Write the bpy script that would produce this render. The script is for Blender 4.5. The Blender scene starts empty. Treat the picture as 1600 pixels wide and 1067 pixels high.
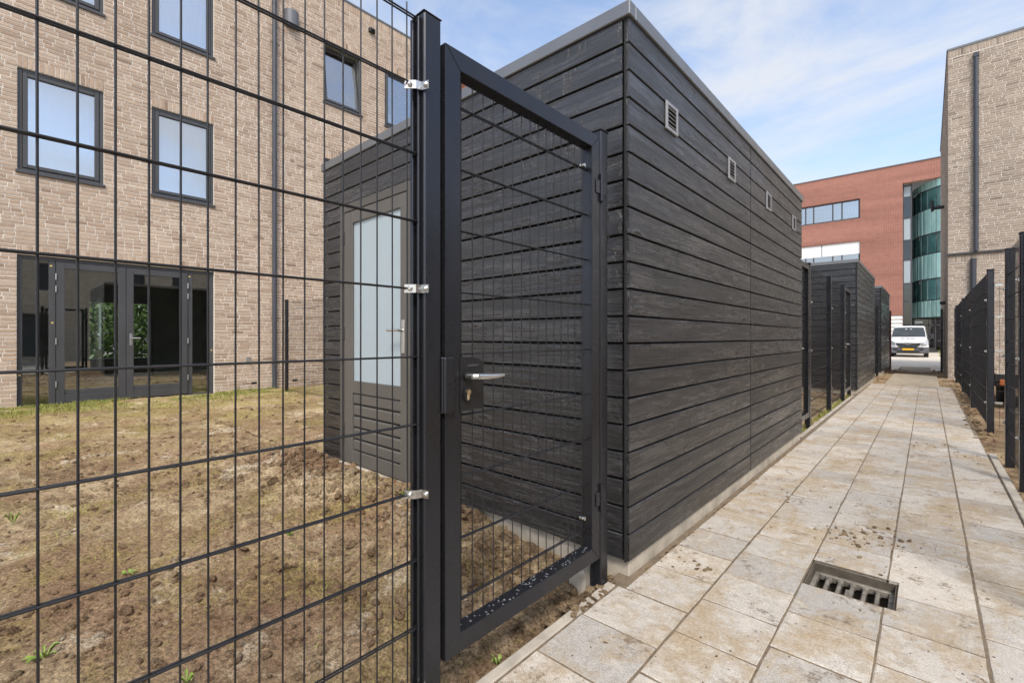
import bpy, math, random
from mathutils import Vector, Matrix, noise as mnoise
random.seed(7)
S = bpy.context.scene
COL = S.collection
PI = math.pi
# ------------------------------------------------------------------ camera
YAW = 42.03
cam = bpy.data.cameras.new('camera'); camo = bpy.data.objects.new('camera', cam); COL.objects.link(camo)
camo.location = (0, 0, 1.115); camo.rotation_euler = (PI/2, 0, math.radians(YAW))
cam.sensor_width = 36; cam.lens = 16.2; cam.shift_y = -0.0041; cam.clip_start = 0.03; cam.clip_end = 2000
S.camera = camo
# ------------------------------------------------------------------ sky and sun
SUN_EL, SUN_ROT = math.radians(50), math.radians(138)
world = bpy.data.worlds.new('World'); S.world = world; world.use_nodes = True
wn, wl = world.node_tree.nodes, world.node_tree.links
wn.clear()
wo = wn.new('ShaderNodeOutputWorld'); bg = wn.new('ShaderNodeBackground'); bg.inputs['Strength'].default_value = 0.15
sky = wn.new('ShaderNodeTexSky'); sky.sky_type = 'NISHITA'; sky.sun_disc = False
sky.sun_elevation = SUN_EL; sky.sun_rotation = SUN_ROT; sky.altitude = 0; sky.air_density = 1.0; sky.dust_density = 2.2; sky.ozone_density = 1.3
tc = wn.new('ShaderNodeTexCoord'); mp = wn.new('ShaderNodeMapping'); mp.inputs['Scale'].default_value = (1.0, 1.0, 3.4)
mp.inputs['Rotation'].default_value = (0.25, 0.18, 0.5)
nz = wn.new('ShaderNodeTexNoise'); nz.inputs['Scale'].default_value = 1.9; nz.inputs['Detail'].default_value = 9; nz.inputs['Roughness'].default_value = 0.6; nz.inputs['Distortion'].default_value = 0.5
cr = wn.new('ShaderNodeValToRGB'); cr.color_ramp.elements[0].position = 0.38; cr.color_ramp.elements[0].color = (.10, .10, .10, 1); cr.color_ramp.elements[1].position = 0.61
cr.color_ramp.elements[1].color = (0.85, 0.85, 0.85, 1)
mx = wn.new('ShaderNodeMixRGB'); mx.inputs['Color2'].default_value = (2.75, 2.83, 2.98, 1)
wl.new(tc.outputs['Generated'], mp.inputs['Vector']); wl.new(mp.outputs[0], nz.inputs['Vector']); wl.new(nz.outputs['Fac'], cr.inputs[0])
wl.new(cr.outputs[0], mx.inputs['Fac']); wl.new(sky.outputs[0], mx.inputs['Color1']); wl.new(mx.outputs[0], bg.inputs['Color']); wl.new(bg.outputs[0], wo.inputs[0])
sl = bpy.data.lights.new('sun', 'SUN'); sl.energy = 1.5; sl.angle = math.radians(14); sl.color = (1.0, 0.95, 0.86)
so = bpy.data.objects.new('sun', sl); COL.objects.link(so)
sdir = Vector((math.sin(SUN_ROT)*math.cos(SUN_EL), math.cos(SUN_ROT)*math.cos(SUN_EL), math.sin(SUN_EL)))
so.rotation_euler = sdir.to_track_quat('Z', 'Y').to_euler(); so.location = (0, -5, 20)
S.view_settings.view_transform = 'Standard'; S.view_settings.look = 'None'; S.view_settings.gamma = 1; S.view_settings.exposure = 1.05
S.render.engine = 'CYCLES'; S.cycles.use_denoising = True; S.cycles.max_bounces = 5; S.cycles.diffuse_bounces = 3; S.cycles.glossy_bounces = 3; S.cycles.transparent_max_bounces = 16
S.cycles.sample_clamp_indirect = 6; S.cycles.use_adaptive_sampling = True; S.cycles.adaptive_threshold = 0.02

# ================================================================== helpers
class NT:
    """tiny node helper"""
    def __init__(s, name):
        s.m = bpy.data.materials.new(name); s.m.use_nodes = True
        s.t = s.m.node_tree; s.n = s.t.nodes; s.l = s.t.links
        s.b = s.n['Principled BSDF']; s.out = s.n['Material Output']
    def new(s, k, **kw):
        o = s.n.new('ShaderNode' + k)
        for a, v in kw.items(): setattr(o, a, v)
        return o
    def put(s, sock, v):
        if hasattr(v, 'is_output') or isinstance(v, bpy.types.NodeSocket): s.l.new(v, sock)
        else: sock.default_value = v
    def coord(s, kind='Object', scale=(1, 1, 1), off=None):
        c = s.new('TexCoord'); m = s.new('Mapping'); m.inputs['Scale'].default_value = scale
        if kind == 'World':
            g = s.new('NewGeometry'); s.l.new(g.outputs['Position'], m.inputs['Vector'])
        else: s.l.new(c.outputs[kind], m.inputs['Vector'])
        if off is not None: s.l.new(off, m.inputs['Location'])
        return m.outputs[0]
    def noise(s, vec, scale, detail=4, rough=.55, dist=0, out='Fac'):
        n = s.new('TexNoise'); s.put(n.inputs['Vector'], vec); n.inputs['Scale'].default_value = scale
        n.inputs['Detail'].default_value = detail; n.inputs['Roughness'].default_value = rough; n.inputs['Distortion'].default_value = dist
        return n.outputs[out]
    def vor(s, vec, scale, feature='F1', out='Distance', rnd=1):
        n = s.new('TexVoronoi', feature=feature); s.put(n.inputs['Vector'], vec); n.inputs['Scale'].default_value = scale
        n.inputs['Randomness'].default_value = rnd
        return n.outputs[out]
    def ramp(s, fac, stops):
        r = s.new('ValToRGB'); s.put(r.inputs[0], fac); e = r.color_ramp.elements
        while len(e) < len(stops): e.new(.5)
        for k, (p, c) in enumerate(stops):
            e[k].position = p; e[k].color = (c, c, c, 1) if isinstance(c, (int, float)) else (*c, 1)
        return r.outputs[0]
    def mix(s, fac, a, b, mode='MIX'):
        n = s.new('MixRGB', blend_type=mode)
        for k, v in ((0, fac), (1, a), (2, b)):
            if isinstance(v, tuple) and len(v) == 3: v = (*v, 1)
            s.put(n.inputs[k], v)
        return n.outputs[0]
    def math(s, op, a, b=0.0):
        n = s.new('Math', operation=op); s.put(n.inputs[0], a); s.put(n.inputs[1], b); return n.outputs[0]
    def bump(s, h, strength=.3, dist=.01, prev=None):
        n = s.new('Bump'); s.put(n.inputs['Height'], h); n.inputs['Strength'].default_value = strength; n.inputs['Distance'].default_value = dist
        if prev is not None: s.l.new(prev, n.inputs['Normal'])
        return n.outputs[0]
    def set(s, **kw):
        names = dict(color='Base Color', rough='Roughness', metal='Metallic', spec='Specular IOR Level', normal='Normal', coat='Coat Weight', trans='Transmission Weight', alpha='Alpha', sheen='Sheen Weight', coatr='Coat Roughness')
        for k, v in kw.items():
            if isinstance(v, tuple) and len(v) == 3: v = (*v, 1)
            s.put(s.b.inputs[names[k]], v)
        return s
    def rand(s): return s.new('ObjectInfo').outputs['Random']

def simple(name, color, rough=.5, metal=0, spec=.5, var=.12, nscale=6, bump=0.0, bscale=60, world=True):
    t = NT(name); v = t.coord('World' if world else 'Object')
    n = t.noise(v, nscale, 5, .6)
    dark = tuple(c*(1-var) for c in color); lite = tuple(min(1, c*(1+var)) for c in color)
    t.set(color=t.ramp(n, [(.3, dark), (.7, lite)]), rough=t.ramp(t.noise(v, nscale*2.3, 3), [(.3, max(0, rough-.07)), (.7, min(1, rough+.07))]), metal=metal, spec=spec)
    if bump: t.set(normal=t.bump(t.noise(v, bscale, 4), bump, .004))
    return t.m

class MB:
    def __init__(s): s.v = []; s.f = []; s.mi = []; s.smooth = []; s.tint = []
    def add(s, vs, fs, mi=0, smooth=False, tint=None):
        o = len(s.v); s.v += [tuple(p) for p in vs]
        for f in fs: s.f.append(tuple(i+o for i in f)); s.mi.append(mi); s.smooth.append(smooth); s.tint.append(tint if tint is not None else .5)
        return s
    def box(s, a, b, mi=0, tint=None, M=None, skip=()):
        (x0, y0, z0), (x1, y1, z1) = a, b
        vs = [(x0,y0,z0),(x1,y0,z0),(x1,y1,z0),(x0,y1,z0),(x0,y0,z1),(x1,y0,z1),(x1,y1,z1),(x0,y1,z1)]
        if M: vs = [M @ Vector(p) for p in vs]
        fs = {'-z':(0,3,2,1), '+z':(4,5,6,7), '-y':(0,1,5,4), '+x':(1,2,6,5), '+y':(2,3,7,6), '-x':(3,0,4,7)}
        return s.add(vs, [f for k, f in fs.items() if k not in skip], mi, tint=tint)
    def cbox(s, a, b, c=.003, mi=0, M=None, tint=None):
        """box with all edges chamfered"""
        lo = [min(p, q) for p, q in zip(a, b)]; hi = [max(p, q) for p, q in zip(a, b)]
        c = min([c] + [(h-l)*.45 for l, h in zip(lo, hi)])
        vs = []; idx = {}
        for ix in (0, 1):
            for iy in (0, 1):
                for iz in (0, 1):
                    P = [lo[0] if ix == 0 else hi[0], lo[1] if iy == 0 else hi[1], lo[2] if iz == 0 else hi[2]]
                    sg = [1 if k == 0 else -1 for k in (ix, iy, iz)]
                    for ax in range(3):
                        q = [P[k] + (0 if k == ax else sg[k]*c) for k in range(3)]
                        idx[(ix, iy, iz, ax)] = len(vs); vs.append(q)
        fs = []
        for ax in range(3):
            o = [k for k in range(3) if k != ax]
            for sd in (0, 1):
                loop = []
                for (p, q) in ((0,0),(1,0),(1,1),(0,1)):
                    t = [0,0,0]; t[ax] = sd; t[o[0]] = p; t[o[1]] = q; loop.append(idx[(*t, ax)])
                flip = (sd == 0) ^ (ax == 1)
                fs.append(loop[::-1] if flip else loop)
        for ax in range(3):
            o = [k for k in range(3) if k != ax]
            for p in (0, 1):
                for q in (0, 1):
                    t0 = [0,0,0]; t0[o[0]] = p; t0[o[1]] = q; t1 = list(t0); t1[ax] = 1
                    fs.append([idx[(*t0, o[0])], idx[(*t0, o[1])], idx[(*t1, o[1])], idx[(*t1, o[0])]])
        for ix in (0, 1):
            for iy in (0, 1):
                for iz in (0, 1): fs.append([idx[(ix,iy,iz,k)] for k in range(3)])
        ctr = Vector([(l+h)/2 for l, h in zip(lo, hi)])
        out = []
        for f in fs:
            p = [Vector(vs[i]) for i in f]; n = (p[1]-p[0]).cross(p[2]-p[0]); m = sum(p, Vector())/len(p)
            out.append(f if n.dot(m-ctr) > 0 else f[::-1])
        if M: vs = [M @ Vector(p) for p in vs]
        return s.add(vs, out, mi, tint=tint)
    def tube(s, p, q, r, n=8, mi=0, r2=None, cap=True, smooth=True):
        p, q = Vector(p), Vector(q); d = (q-p).normalized(); a = d.orthogonal().normalized(); b = d.cross(a)
        r2 = r if r2 is None else r2
        vs = [p + (a*math.cos(2*PI*k/n) + b*math.sin(2*PI*k/n))*r for k in range(n)] + [q + (a*math.cos(2*PI*k/n) + b*math.sin(2*PI*k/n))*r2 for k in range(n)]
        s.add(vs, [(k, (k+1) % n, n+(k+1) % n, n+k) for k in range(n)], mi, smooth)
        if cap: s.add(vs, [tuple(range(n))[::-1], tuple(range(n, 2*n))], mi)
        return s
    def path(s, pts, r, n=8, mi=0):
        for i in range(len(pts)-1): s.tube(pts[i], pts[i+1], r[i] if isinstance(r, list) else r, n, mi, r[i+1] if isinstance(r, list) else r)
        return s
    def prism(s, poly, h, M=None, mi=0, smooth=False):
        """poly in xy, extruded 0..h in z"""
        n = len(poly); vs = [(x, y, 0) for x, y in poly] + [(x, y, h) for x, y in poly]
        if M: vs = [M @ Vector(p) for p in vs]
        s.add(vs, [tuple(range(n))[::-1], tuple(range(n, 2*n))], mi)
        s.add(vs, [(k, (k+1) % n, n+(k+1) % n, n+k) for k in range(n)], mi, smooth)
        return s
    def mesh(s, name, mats, origin=(0, 0, 0), tint=False):
        me = bpy.data.meshes.new(name); ox, oy, oz = origin
        me.from_pydata([(x-ox, y-oy, z-oz) for x, y, z in s.v], [], s.f)
        for m in (mats if isinstance(mats, (list, tuple)) else [mats]): me.materials.append(m)
        me.polygons.foreach_set('material_index', s.mi); me.polygons.foreach_set('use_smooth', s.smooth)
        if tint:
            at = me.attributes.new('tint', 'FLOAT', 'FACE'); at.data.foreach_set('value', s.tint)
        me.update(); return me
ORG = {}
def place(o, origin, parent=None):
    p = ORG[parent] if parent else (0, 0, 0)
    ORG[o] = tuple(origin); o.location = [a-b for a, b in zip(origin, p)]
    if parent: o.parent = parent
    COL.objects.link(o); return o
def build(mb, name, mats, parent=None, label=None, cat=None, group=None, kind=None, tint=False):
    xs, ys, zs = zip(*mb.v); org = ((min(xs)+max(xs))/2, (min(ys)+max(ys))/2, min(zs))
    o = bpy.data.objects.new(name, mb.mesh(name, mats, org, tint)); place(o, org, parent)
    return tag(o, label, cat, group, kind)
def tag(o, label=None, cat=None, group=None, kind=None):
    if label: o['label'] = label
    if cat: o['category'] = cat
    if group: o['group'] = group
    if kind: o['kind'] = kind
    return o
def empty(name, loc, label, cat, group=None):
    o = bpy.data.objects.new(name, None); o.empty_display_size = .2; place(o, loc)
    return tag(o, label, cat, group)
def inst(name, me, loc, parent=None, rot=(0, 0, 0), **kw):
    o = bpy.data.objects.new(name, me); place(o, loc, parent); o.rotation_euler = rot
    return tag(o, **kw)
def text_mesh(name, txt, size, mat, M, parent, depth=.0008):
    cu = bpy.data.curves.new(name, 'FONT'); cu.body = txt; cu.size = size; cu.extrude = depth; cu.align_x = 'CENTER'
    tmp = bpy.data.objects.new(name, cu); COL.objects.link(tmp)
    dg = bpy.context.evaluated_depsgraph_get(); me = bpy.data.meshes.new_from_object(tmp.evaluated_get(dg)); bpy.data.objects.remove(tmp)
    me.transform(M); me.materials.clear(); me.materials.append(mat)
    o = bpy.data.objects.new(name, me); place(o, (0, 0, 0)); ORG.pop(o); COL.objects.unlink(o)
    place(o, (0, 0, 0), parent); return o

# ================================================================== materials
def mat_board():
    """black stained, fine-sawn spruce: straight grain, dark oval knots, raised weathered fibres"""
    t = NT('black_stained_wood')
    r = t.rand(); off = t.new('CombineXYZ')
    for k, f in enumerate((37.0, 11.0, 23.0)): t.l.new(t.math('MULTIPLY', r, f), off.inputs[k])
    o = off.outputs[0]
    kd = t.vor(t.coord('Object', (3.4, 10, 10), o), 1.0)
    core = t.ramp(kd, [(0.0, 1.0), (.09, 1.0), (.15, 0.0)]); halo = t.ramp(kd, [(.08, 1.0), (.36, 0.0)])
    gv = t.new('MixRGB', blend_type='ADD'); gv.inputs[0].default_value = 1
    t.l.new(t.coord('Object', (1.7, 26, 26), o), gv.inputs[1]); t.l.new(t.mix(1, t.math('MULTIPLY', halo, 1.3), (1, 1, 1), 'MULTIPLY'), gv.inputs[2])
    grain = t.noise(gv.outputs[0], 1.0, 7, .68, .25)
    streak = t.noise(t.coord('Object', (.5, 9, 9), o), 1.0, 4, .6)
    fine = t.noise(t.coord('Object', (6, 120, 120), o), 1.0, 4, .65)
    saw = t.noise(t.coord('Object', (170, 5, 5), o), 1.0, 3, .6)
    nick = t.ramp(t.noise(t.coord('Object', (16, 7, 7), o), 1.0, 5, .75), [(.57, 0.0), (.66, 1.0)])
    mixg = t.math('ADD', t.math('MULTIPLY', grain, .62), t.math('MULTIPLY', fine, .38))
    col = t.ramp(mixg, [(.39, (.0032, .0033, .0042)), (.5, (.0108, .0107, .0125)), (.6, (.038, .0365, .039))])
    col = t.mix(1, col, t.ramp(streak, [(.3, .6), (.7, 1.5)]), 'MULTIPLY')
    col = t.mix(t.math('MULTIPLY', halo, .25), col, (.04, .036, .034)); col = t.mix(t.math('MULTIPLY', core, .8), col, (.006, .0055, .006))
    col = t.mix(t.math('MULTIPLY', nick, .55), col, (.007, .0065, .007))
    col = t.mix(1, col, t.ramp(r, [(0, .72), (1, 1.35)]), 'MULTIPLY')
    rough = t.ramp(t.math('ADD', t.math('MULTIPLY', mixg, .6), t.math('MULTIPLY', streak, .4)), [(.4, .5), (.58, .18)])
    h = t.math('ADD', t.math('MULTIPLY', grain, 1.0), t.math('ADD', t.math('MULTIPLY', fine, .45), t.math('ADD', t.math('MULTIPLY', saw, .22), t.math('SUBTRACT', t.math('MULTIPLY', halo, .5), t.math('ADD', t.math('MULTIPLY', core, .5), t.math('MULTIPLY', nick, .3))))))
    t.set(color=col, rough=rough, spec=.95, normal=t.bump(h, .9, .007)); return t.m
BOARD = mat_board()
BLACKBACK = simple('black_membrane', (.008, .008, .009), .8)
def mat_coat(name, color, rough=.33, spec=.5, metal=0.0):
    """powder-coated steel: fine orange peel, dust and faint scratches"""
    t = NT(name); v = t.coord('World')
    dust = t.ramp(t.noise(t.coord('World', (6, 6, 1.4)), 2.2, 6, .65), [(.45, 0.0), (.8, .22)])
    scr = t.ramp(t.noise(t.coord('World', (40, 40, 5)), 5, 3, .7, 1.0), [(.68, 0.0), (.78, .16)])
    col = t.mix(t.math('MAXIMUM', dust, scr), color, (.075, .07, .067))
    t.set(color=col, metal=metal, rough=t.ramp(t.noise(v, 9, 5), [(.3, rough-.06), (.7, rough+.1)]), spec=spec, normal=t.bump(t.noise(v, 420, 2), .06, .001)); return t.m
STEEL = mat_coat('black_powder_coated_steel', (.045, .047, .056), .27, .5, .75)
STEEL_FLAT = mat_coat('black_coated_wire', (.009, .0092, .0115), .4)
STAINLESS = simple('stainless_steel', (.62, .6, .57), .24, 1, .5, .06, 40, .15, 90)
ALU = simple('satin_aluminium', (.66, .655, .64), .34, 1, .5, .06, 30, .05, 200)
BRASS = simple('nickel_brass', (.7, .6, .42), .28, 1)
BLACKPLASTIC = simple('black_plastic', (.012, .012, .013), .4, bump=.05, bscale=300)
TRIM = simple('grey_roof_trim', (.2, .205, .215), .42, .55, .5, .1, 3, .04, 80)
def mat_frame(name, col, rough=.42):
    t = NT(name); v = t.coord('World')
    d = t.ramp(t.noise(t.coord('World', (3, 3, .8)), 2, 5), [(.4, 0.0), (.85, .25)])
    t.set(color=t.mix(d, col, tuple(c*1.8+.01 for c in col)), rough=rough, normal=t.bump(t.noise(v, 150, 3), .07, .002)); return t.m
FRAME = mat_frame('anthracite_frame', (.055, .056, .06))
DOORWOOD = mat_frame('grey_brown_door_paint', (.098, .091, .082), .45)
DOORFRAME = mat_frame('grey_brown_frame_paint', (.078, .072, .065), .45)
PIPE = mat_frame('dark_grey_pipe', (.05, .055, .068), .4)
def mat_brick(name, stops, rough=.85):
    t = NT(name); a = t.new('Attribute', attribute_name='tint').outputs['Fac']
    v = t.coord('World'); n = t.noise(v, 38, 5, .65); big = t.noise(v, .9, 3)
    col = t.ramp(a, stops)
    streak = t.noise(t.coord('World', (1, 9, 60)), 3, 4, .6)
    col = t.mix(.5, col, t.ramp(n, [(.3, .62), (.7, 1.25)]), 'MULTIPLY')
    col = t.mix(.2, col, t.ramp(streak, [(.3, .7), (.7, 1.3)]), 'MULTIPLY')
    col = t.mix(.35, col, t.ramp(big, [(.3, .75), (.7, 1.2)]), 'MULTIPLY')
    t.set(color=col, rough=rough, spec=.25, normal=t.bump(t.noise(v, 70, 6, .7), .25, .004)); return t.m
BRICK = mat_brick('beige_hand_moulded_brick', [(0, (.25, .17, .12)), (.2, (.37, .262, .19)), (.55, (.47, .355, .265)), (.8, (.53, .42, .325)), (1, (.46, .335, .255))])
BRICK2 = mat_brick('grey_beige_brick', [(0, (.22, .165, .125)), (.3, (.34, .27, .21)), (.7, (.43, .35, .28)), (1, (.48, .40, .32))])
BRICKRED = mat_brick('red_brown_brick', [(0, (.15, .05, .035)), (.5, (.25, .085, .055)), (1, (.3, .12, .08))])
MORTAR = simple('pale_mortar', (.74, .69, .62), .95, var=.12, nscale=9, bump=.4, bscale=120)
def mat_glass(name, tint=(.86, .9, .88), boost=1.0, base=.04):
    t = NT(name); fr = t.new('Fresnel'); fr.inputs['IOR'].default_value = 1.5
    tr = t.new('BsdfTransparent'); tr.inputs['Color'].default_value = (*tint, 1)
    gl = t.new('BsdfGlossy'); gl.inputs['Roughness'].default_value = .01; gl.inputs['Color'].default_value = (.95, .97, 1, 1)
    ms = t.new('MixShader'); f = t.math('MINIMUM', t.math('ADD', t.math('MULTIPLY', fr.outputs[0], 1.6*boost), base), .95)
    t.l.new(f, ms.inputs[0]); t.l.new(tr.outputs[0], ms.inputs[1]); t.l.new(gl.outputs[0], ms.inputs[2]); t.l.new(ms.outputs[0], t.out.inputs['Surface'])
    return t.m
GLASS = mat_glass('clear_window_glass', (.9, .94, .92), 1.0, .16)
GLASS_UP = mat_glass('coated_window_glass', (.93, .95, .96), 1.3, .28)
FROST = NT('frosted_glass'); _v = FROST.coord('World')
FROST.set(color=(.36, .43, .47), rough=FROST.ramp(FROST.noise(FROST.coord('World', (60, 60, 60)), 3, 3), [(.3, .28), (.7, .42)]), spec=.6, normal=FROST.bump(FROST.vor(FROST.coord('World', (260, 260, 200)), 1), .12, .002)); FROST = FROST.m
BLIND = simple('white_blind_fabric', (.84, .84, .85), .85, var=.03, nscale=2)
INTERIOR = simple('bare_interior_plaster', (.5, .51, .45), .9, var=.2, nscale=1.5)
INTFLOOR = simple('screed_floor', (.3, .29, .26), .6, var=.15, nscale=1.5)
def mat_tile():
    t = NT('grey_concrete_paver'); r = t.rand(); w = t.coord('World')
    fine = t.noise(w, 240, 4, .7); mid = t.noise(w, 26, 5, .65)
    col = t.ramp(fine, [(.32, (.25, .228, .203)), (.5, (.47, .437, .395)), (.68, (.64, .602, .55))])
    col = t.mix(.45, col, t.ramp(mid, [(.3, .72), (.7, 1.2)]), 'MULTIPLY')
    col = t.mix(1, col, t.ramp(r, [(0, (.80, .80, .80)), (.5, (.99, .98, .96)), (1, (1.14, 1.10, 1.04))]), 'MULTIPLY')
    # sandy footprints and smears of dried soil
    s1 = t.noise(t.coord('World', (1, .75, 1)), 2.6, 7, .68, .6); s2 = t.noise(w, 15, 6, .75, .4)
    sand = t.ramp(t.math('ADD', t.math('MULTIPLY', s1, .62), t.math('MULTIPLY', s2, .38)), [(.47, 0.0), (.53, .55), (.60, .95)])
    col = t.mix(sand, col, t.ramp(t.noise(w, 90, 4), [(.3, (.28, .205, .125)), (.7, (.46, .365, .245))]))
    dk = t.ramp(t.math('ADD', t.math('MULTIPLY', t.noise(w, 5.5, 5, .7, .5), .6), t.math('MULTIPLY', t.noise(w, 45, 5, .7), .4)), [(.555, 0.0), (.62, .8)])
    col = t.mix(dk, col, (.15, .105, .065))
    # pale dried slurry and pin-holes
    pale = t.ramp(t.noise(w, 9, 8, .72, .8), [(.56, 0.0), (.66, .55)]); col = t.mix(pale, col, (.6, .55, .46))
    pin = t.ramp(t.vor(w, 62), [(.0, 1.0), (.09, .8), (.13, 0.0)]); pin = t.math('MULTIPLY', pin, t.ramp(t.noise(w, 14, 3), [(.5, 0.0), (.62, .9)])); col = t.mix(pin, col, (.1, .08, .06))
    h = t.math('ADD', t.math('MULTIPLY', fine, .5), t.math('ADD', t.math('MULTIPLY', sand, 1.2), t.math('SUBTRACT', mid, t.math('MULTIPLY', pin, 1.5))))
    t.set(color=col, rough=.88, spec=.3, normal=t.bump(h, .5, .004)); return t.m
TILE = mat_tile()
CONC = simple('pale_concrete', (.40, .355, .29), .9, var=.3, nscale=7, bump=.4, bscale=90)
SAND = simple('joint_sand', (.17, .128, .085), .95, var=.3, nscale=20, bump=.6, bscale=160)
def mat_soil(name, green=.5, dark=1.0):
    t = NT(name); w = t.coord('World')
    a = t.noise(w, 1.3, 7, .66, .6); b = t.noise(w, 9, 7, .72, .6); c = t.noise(w, 60, 6, .78); d = t.noise(w, 190, 4, .7)
    col = t.ramp(t.math('ADD', t.math('MULTIPLY', a, .5), t.math('MULTIPLY', b, .5)), [(.40, (.12, .078, .047)), (.47, (.24, .165, .098)), (.53, (.36, .265, .16)), (.60, (.46, .355, .225))])
    red = t.ramp(t.noise(w, .8, 5, .65, .4), [(.47, 0.0), (.6, .6)]); col = t.mix(red, col, (.25, .15, .092))
    moss = t.ramp(t.math('ADD', t.math('MULTIPLY', t.noise(w, 1.5, 5, .6, .4), .55), t.math('MULTIPLY', t.noise(w, 22, 6, .8), .45)), [(.49, 0.0), (.58, green)])
    sx = t.new('SeparateXYZ'); t.l.new(w, sx.inputs[0]); nr = t.new('MapRange'); t.l.new(sx.outputs[0], nr.inputs[0]); nr.inputs[1].default_value = -5.5; nr.inputs[2].default_value = -10; nr.inputs[3].default_value = 0; nr.inputs[4].default_value = .65
    moss = t.math('MINIMUM', t.math('ADD', moss, t.math('MULTIPLY', nr.outputs[0], t.ramp(t.noise(w, 3.5, 6, .7), [(.4, .15), (.6, 1.0)]))), .9)
    col = t.mix(moss, col, t.ramp(c, [(.3, (.19, .155, .04)), (.7, (.36, .30, .10))]))
    pale = t.ramp(t.math('ADD', t.math('MULTIPLY', t.noise(w, 2.6, 5, .6, .8), .6), t.math('MULTIPLY', t.noise(w, 26, 6, .8), .4)), [(.56, 0.0), (.63, .8)])
    col = t.mix(pale, col, (.54, .46, .345))
    col = t.mix(.8, col, t.ramp(c, [(.36, .3), (.5, 1.0), (.64, 1.6)]), 'MULTIPLY'); col = t.mix(.6, col, t.ramp(d, [(.34, .4), (.5, 1.0), (.68, 1.6)]), 'MULTIPLY')
    col = t.mix(1, col, (dark, dark, dark), 'MULTIPLY')
    h = t.math('ADD', t.math('MULTIPLY', b, .7), t.math('ADD', t.math('MULTIPLY', c, .6), t.math('MULTIPLY', d, .2)))
    t.set(color=col, rough=.97, spec=.15, normal=t.bump(h, 1.0, .05)); return t.m
SOIL = mat_soil('trampled_soil', .5, 1.5); SOILDRY = mat_soil('sandy_soil', .12, 1.25)
CLOD = mat_soil('soil_clods', .05, 1.05)
def mat_leaf(name, a, b):
    t = NT(name); w = t.coord('World'); t.set(color=t.ramp(t.noise(w, 30, 3), [(.3, a), (.7, b)]), rough=.6, spec=.3); return t.m
GRASS = mat_leaf('grass_blades', (.15, .17, .035), (.34, .34, .09))
WEED = mat_leaf('weed_leaf', (.12, .2, .03), (.27, .36, .08))
HEDGE = mat_leaf('hedge_leaf', (.045, .09, .02), (.13, .2, .05))

# ================================================================== setting: ground
m = MB(); m.add([(-300, -300, -.3), (300, -300, -.3), (300, 500, -.3), (-300, 500, -.3)], [(0, 1, 2, 3)])
build(m, 'ground', simple('far_ground', (.3, .28, .24), .95, var=.25, nscale=.4), kind='structure')
m = MB(); m.add([(-30, 21.8, -.1), (30, 21.8, -.1), (30, 60, -.1), (-30, 60, -.1)], [(0, 1, 2, 3)])
STREETM = NT('sunlit_concrete_street'); _w = STREETM.coord('World')
STREETM.set(color=STREETM.ramp(STREETM.noise(_w, 1.2, 6), [(.3, (.5, .45, .37)), (.7, (.68, .62, .53))]), rough=.9)
build(m, 'street', STREETM.m, kind='structure')
m = MB(); m.add([(-1.10, -1.2, -.03), (.62, -1.2, -.03), (.62, 5, -.03), (.62, 14.2, -.03), (-1.1, 14.2, -.03)], [(0, 1, 2, 3, 4)])
def lin(a, b, s0, s1, e=1.0):
    out = [a]; 
    while out[-1] < b:
        k = (out[-1]-a)/(b-a); out.append(out[-1] + s0 + (s1-s0)*k**e)
    out[-1] = b; return out
def fbm(x, y, sc, o=4):
    r = 0; a = 1
    for k in range(o): r += a*mnoise.noise(Vector((x*sc, y*sc, 3.7+k*5))); a *= .5; sc *= 2.1
    return r
def sstep(a, b, x): x = max(0, min(1, (x-a)/(b-a))); return x*x*(3-2*x)
def soil_z(x, y):
    z = -.035 + .05*sstep(-1.15, -2.6, x) if x < 0 else -.03
    near = max(0, 1-abs(y-1.75)/.55) if -4.3 < x < -1.2 and y < 1.94 else 0
    z += .075*near*sstep(-1.25, -2.4, x)
    z += fbm(x, y, .9, 3)*.02 + fbm(x+9, y, 5, 4)*.016*(1+near*1.2) + (abs(fbm(x, y+4, 17, 3))*.014 + max(0, fbm(x+3, y+8, 34, 3)-.1)*.016)*(.35+1.3*sstep(-.25, .45, mnoise.noise(Vector((x*1.3+5, y*1.3, 1.0)))+near*.7))
    if x < -1.0: z -= .03*math.exp(-((x+1.22)**2+(y-1.72)**2)/.012)
    return z
def field(name, xs, ys, zf, mat, **kw):
    mb = MB(); nx, ny = len(xs), len(ys)
    vs = [(x, y, zf(x, y)) for y in ys for x in xs]
    mb.add(vs, [(j*nx+i, j*nx+i+1, (j+1)*nx+i+1, (j+1)*nx+i) for j in range(ny-1) for i in range(nx-1)], smooth=True)
    return build(mb, name, mat, **kw)
xs = [-1.088-v for v in lin(0, 9.42, .0095, .075, .75)][::-1]
field('garden_soil', xs, lin(-1.6, -.3, .05, .03) + lin(-.28, 2.1, .0125, .0125) + lin(2.15, 14.5, .05, .16), soil_z, SOIL, kind='structure')
def verge_z(x, y): return -.028 + fbm(x, y, 3, 4)*.02 + .03*sstep(.42, .8, x)
field('verge_soil', lin(.385, 8, .03, .3), lin(1.5, 17.25, .06, .1), lambda x, y: verge_z(x, y) - (.03 if y < 6.4 and x < .6 else 0), SOILDRY, kind='structure')
field('track_soil', lin(-1.1, .48, .04, .04), lin(13.75, 22.0, .05, .12), lambda x, y: -.035 + fbm(x, y, 2.4, 4)*.022 - .05*sstep(19.5, 22, y) + .035*sstep(.0, .42, x), SOILDRY, kind='structure')

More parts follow.
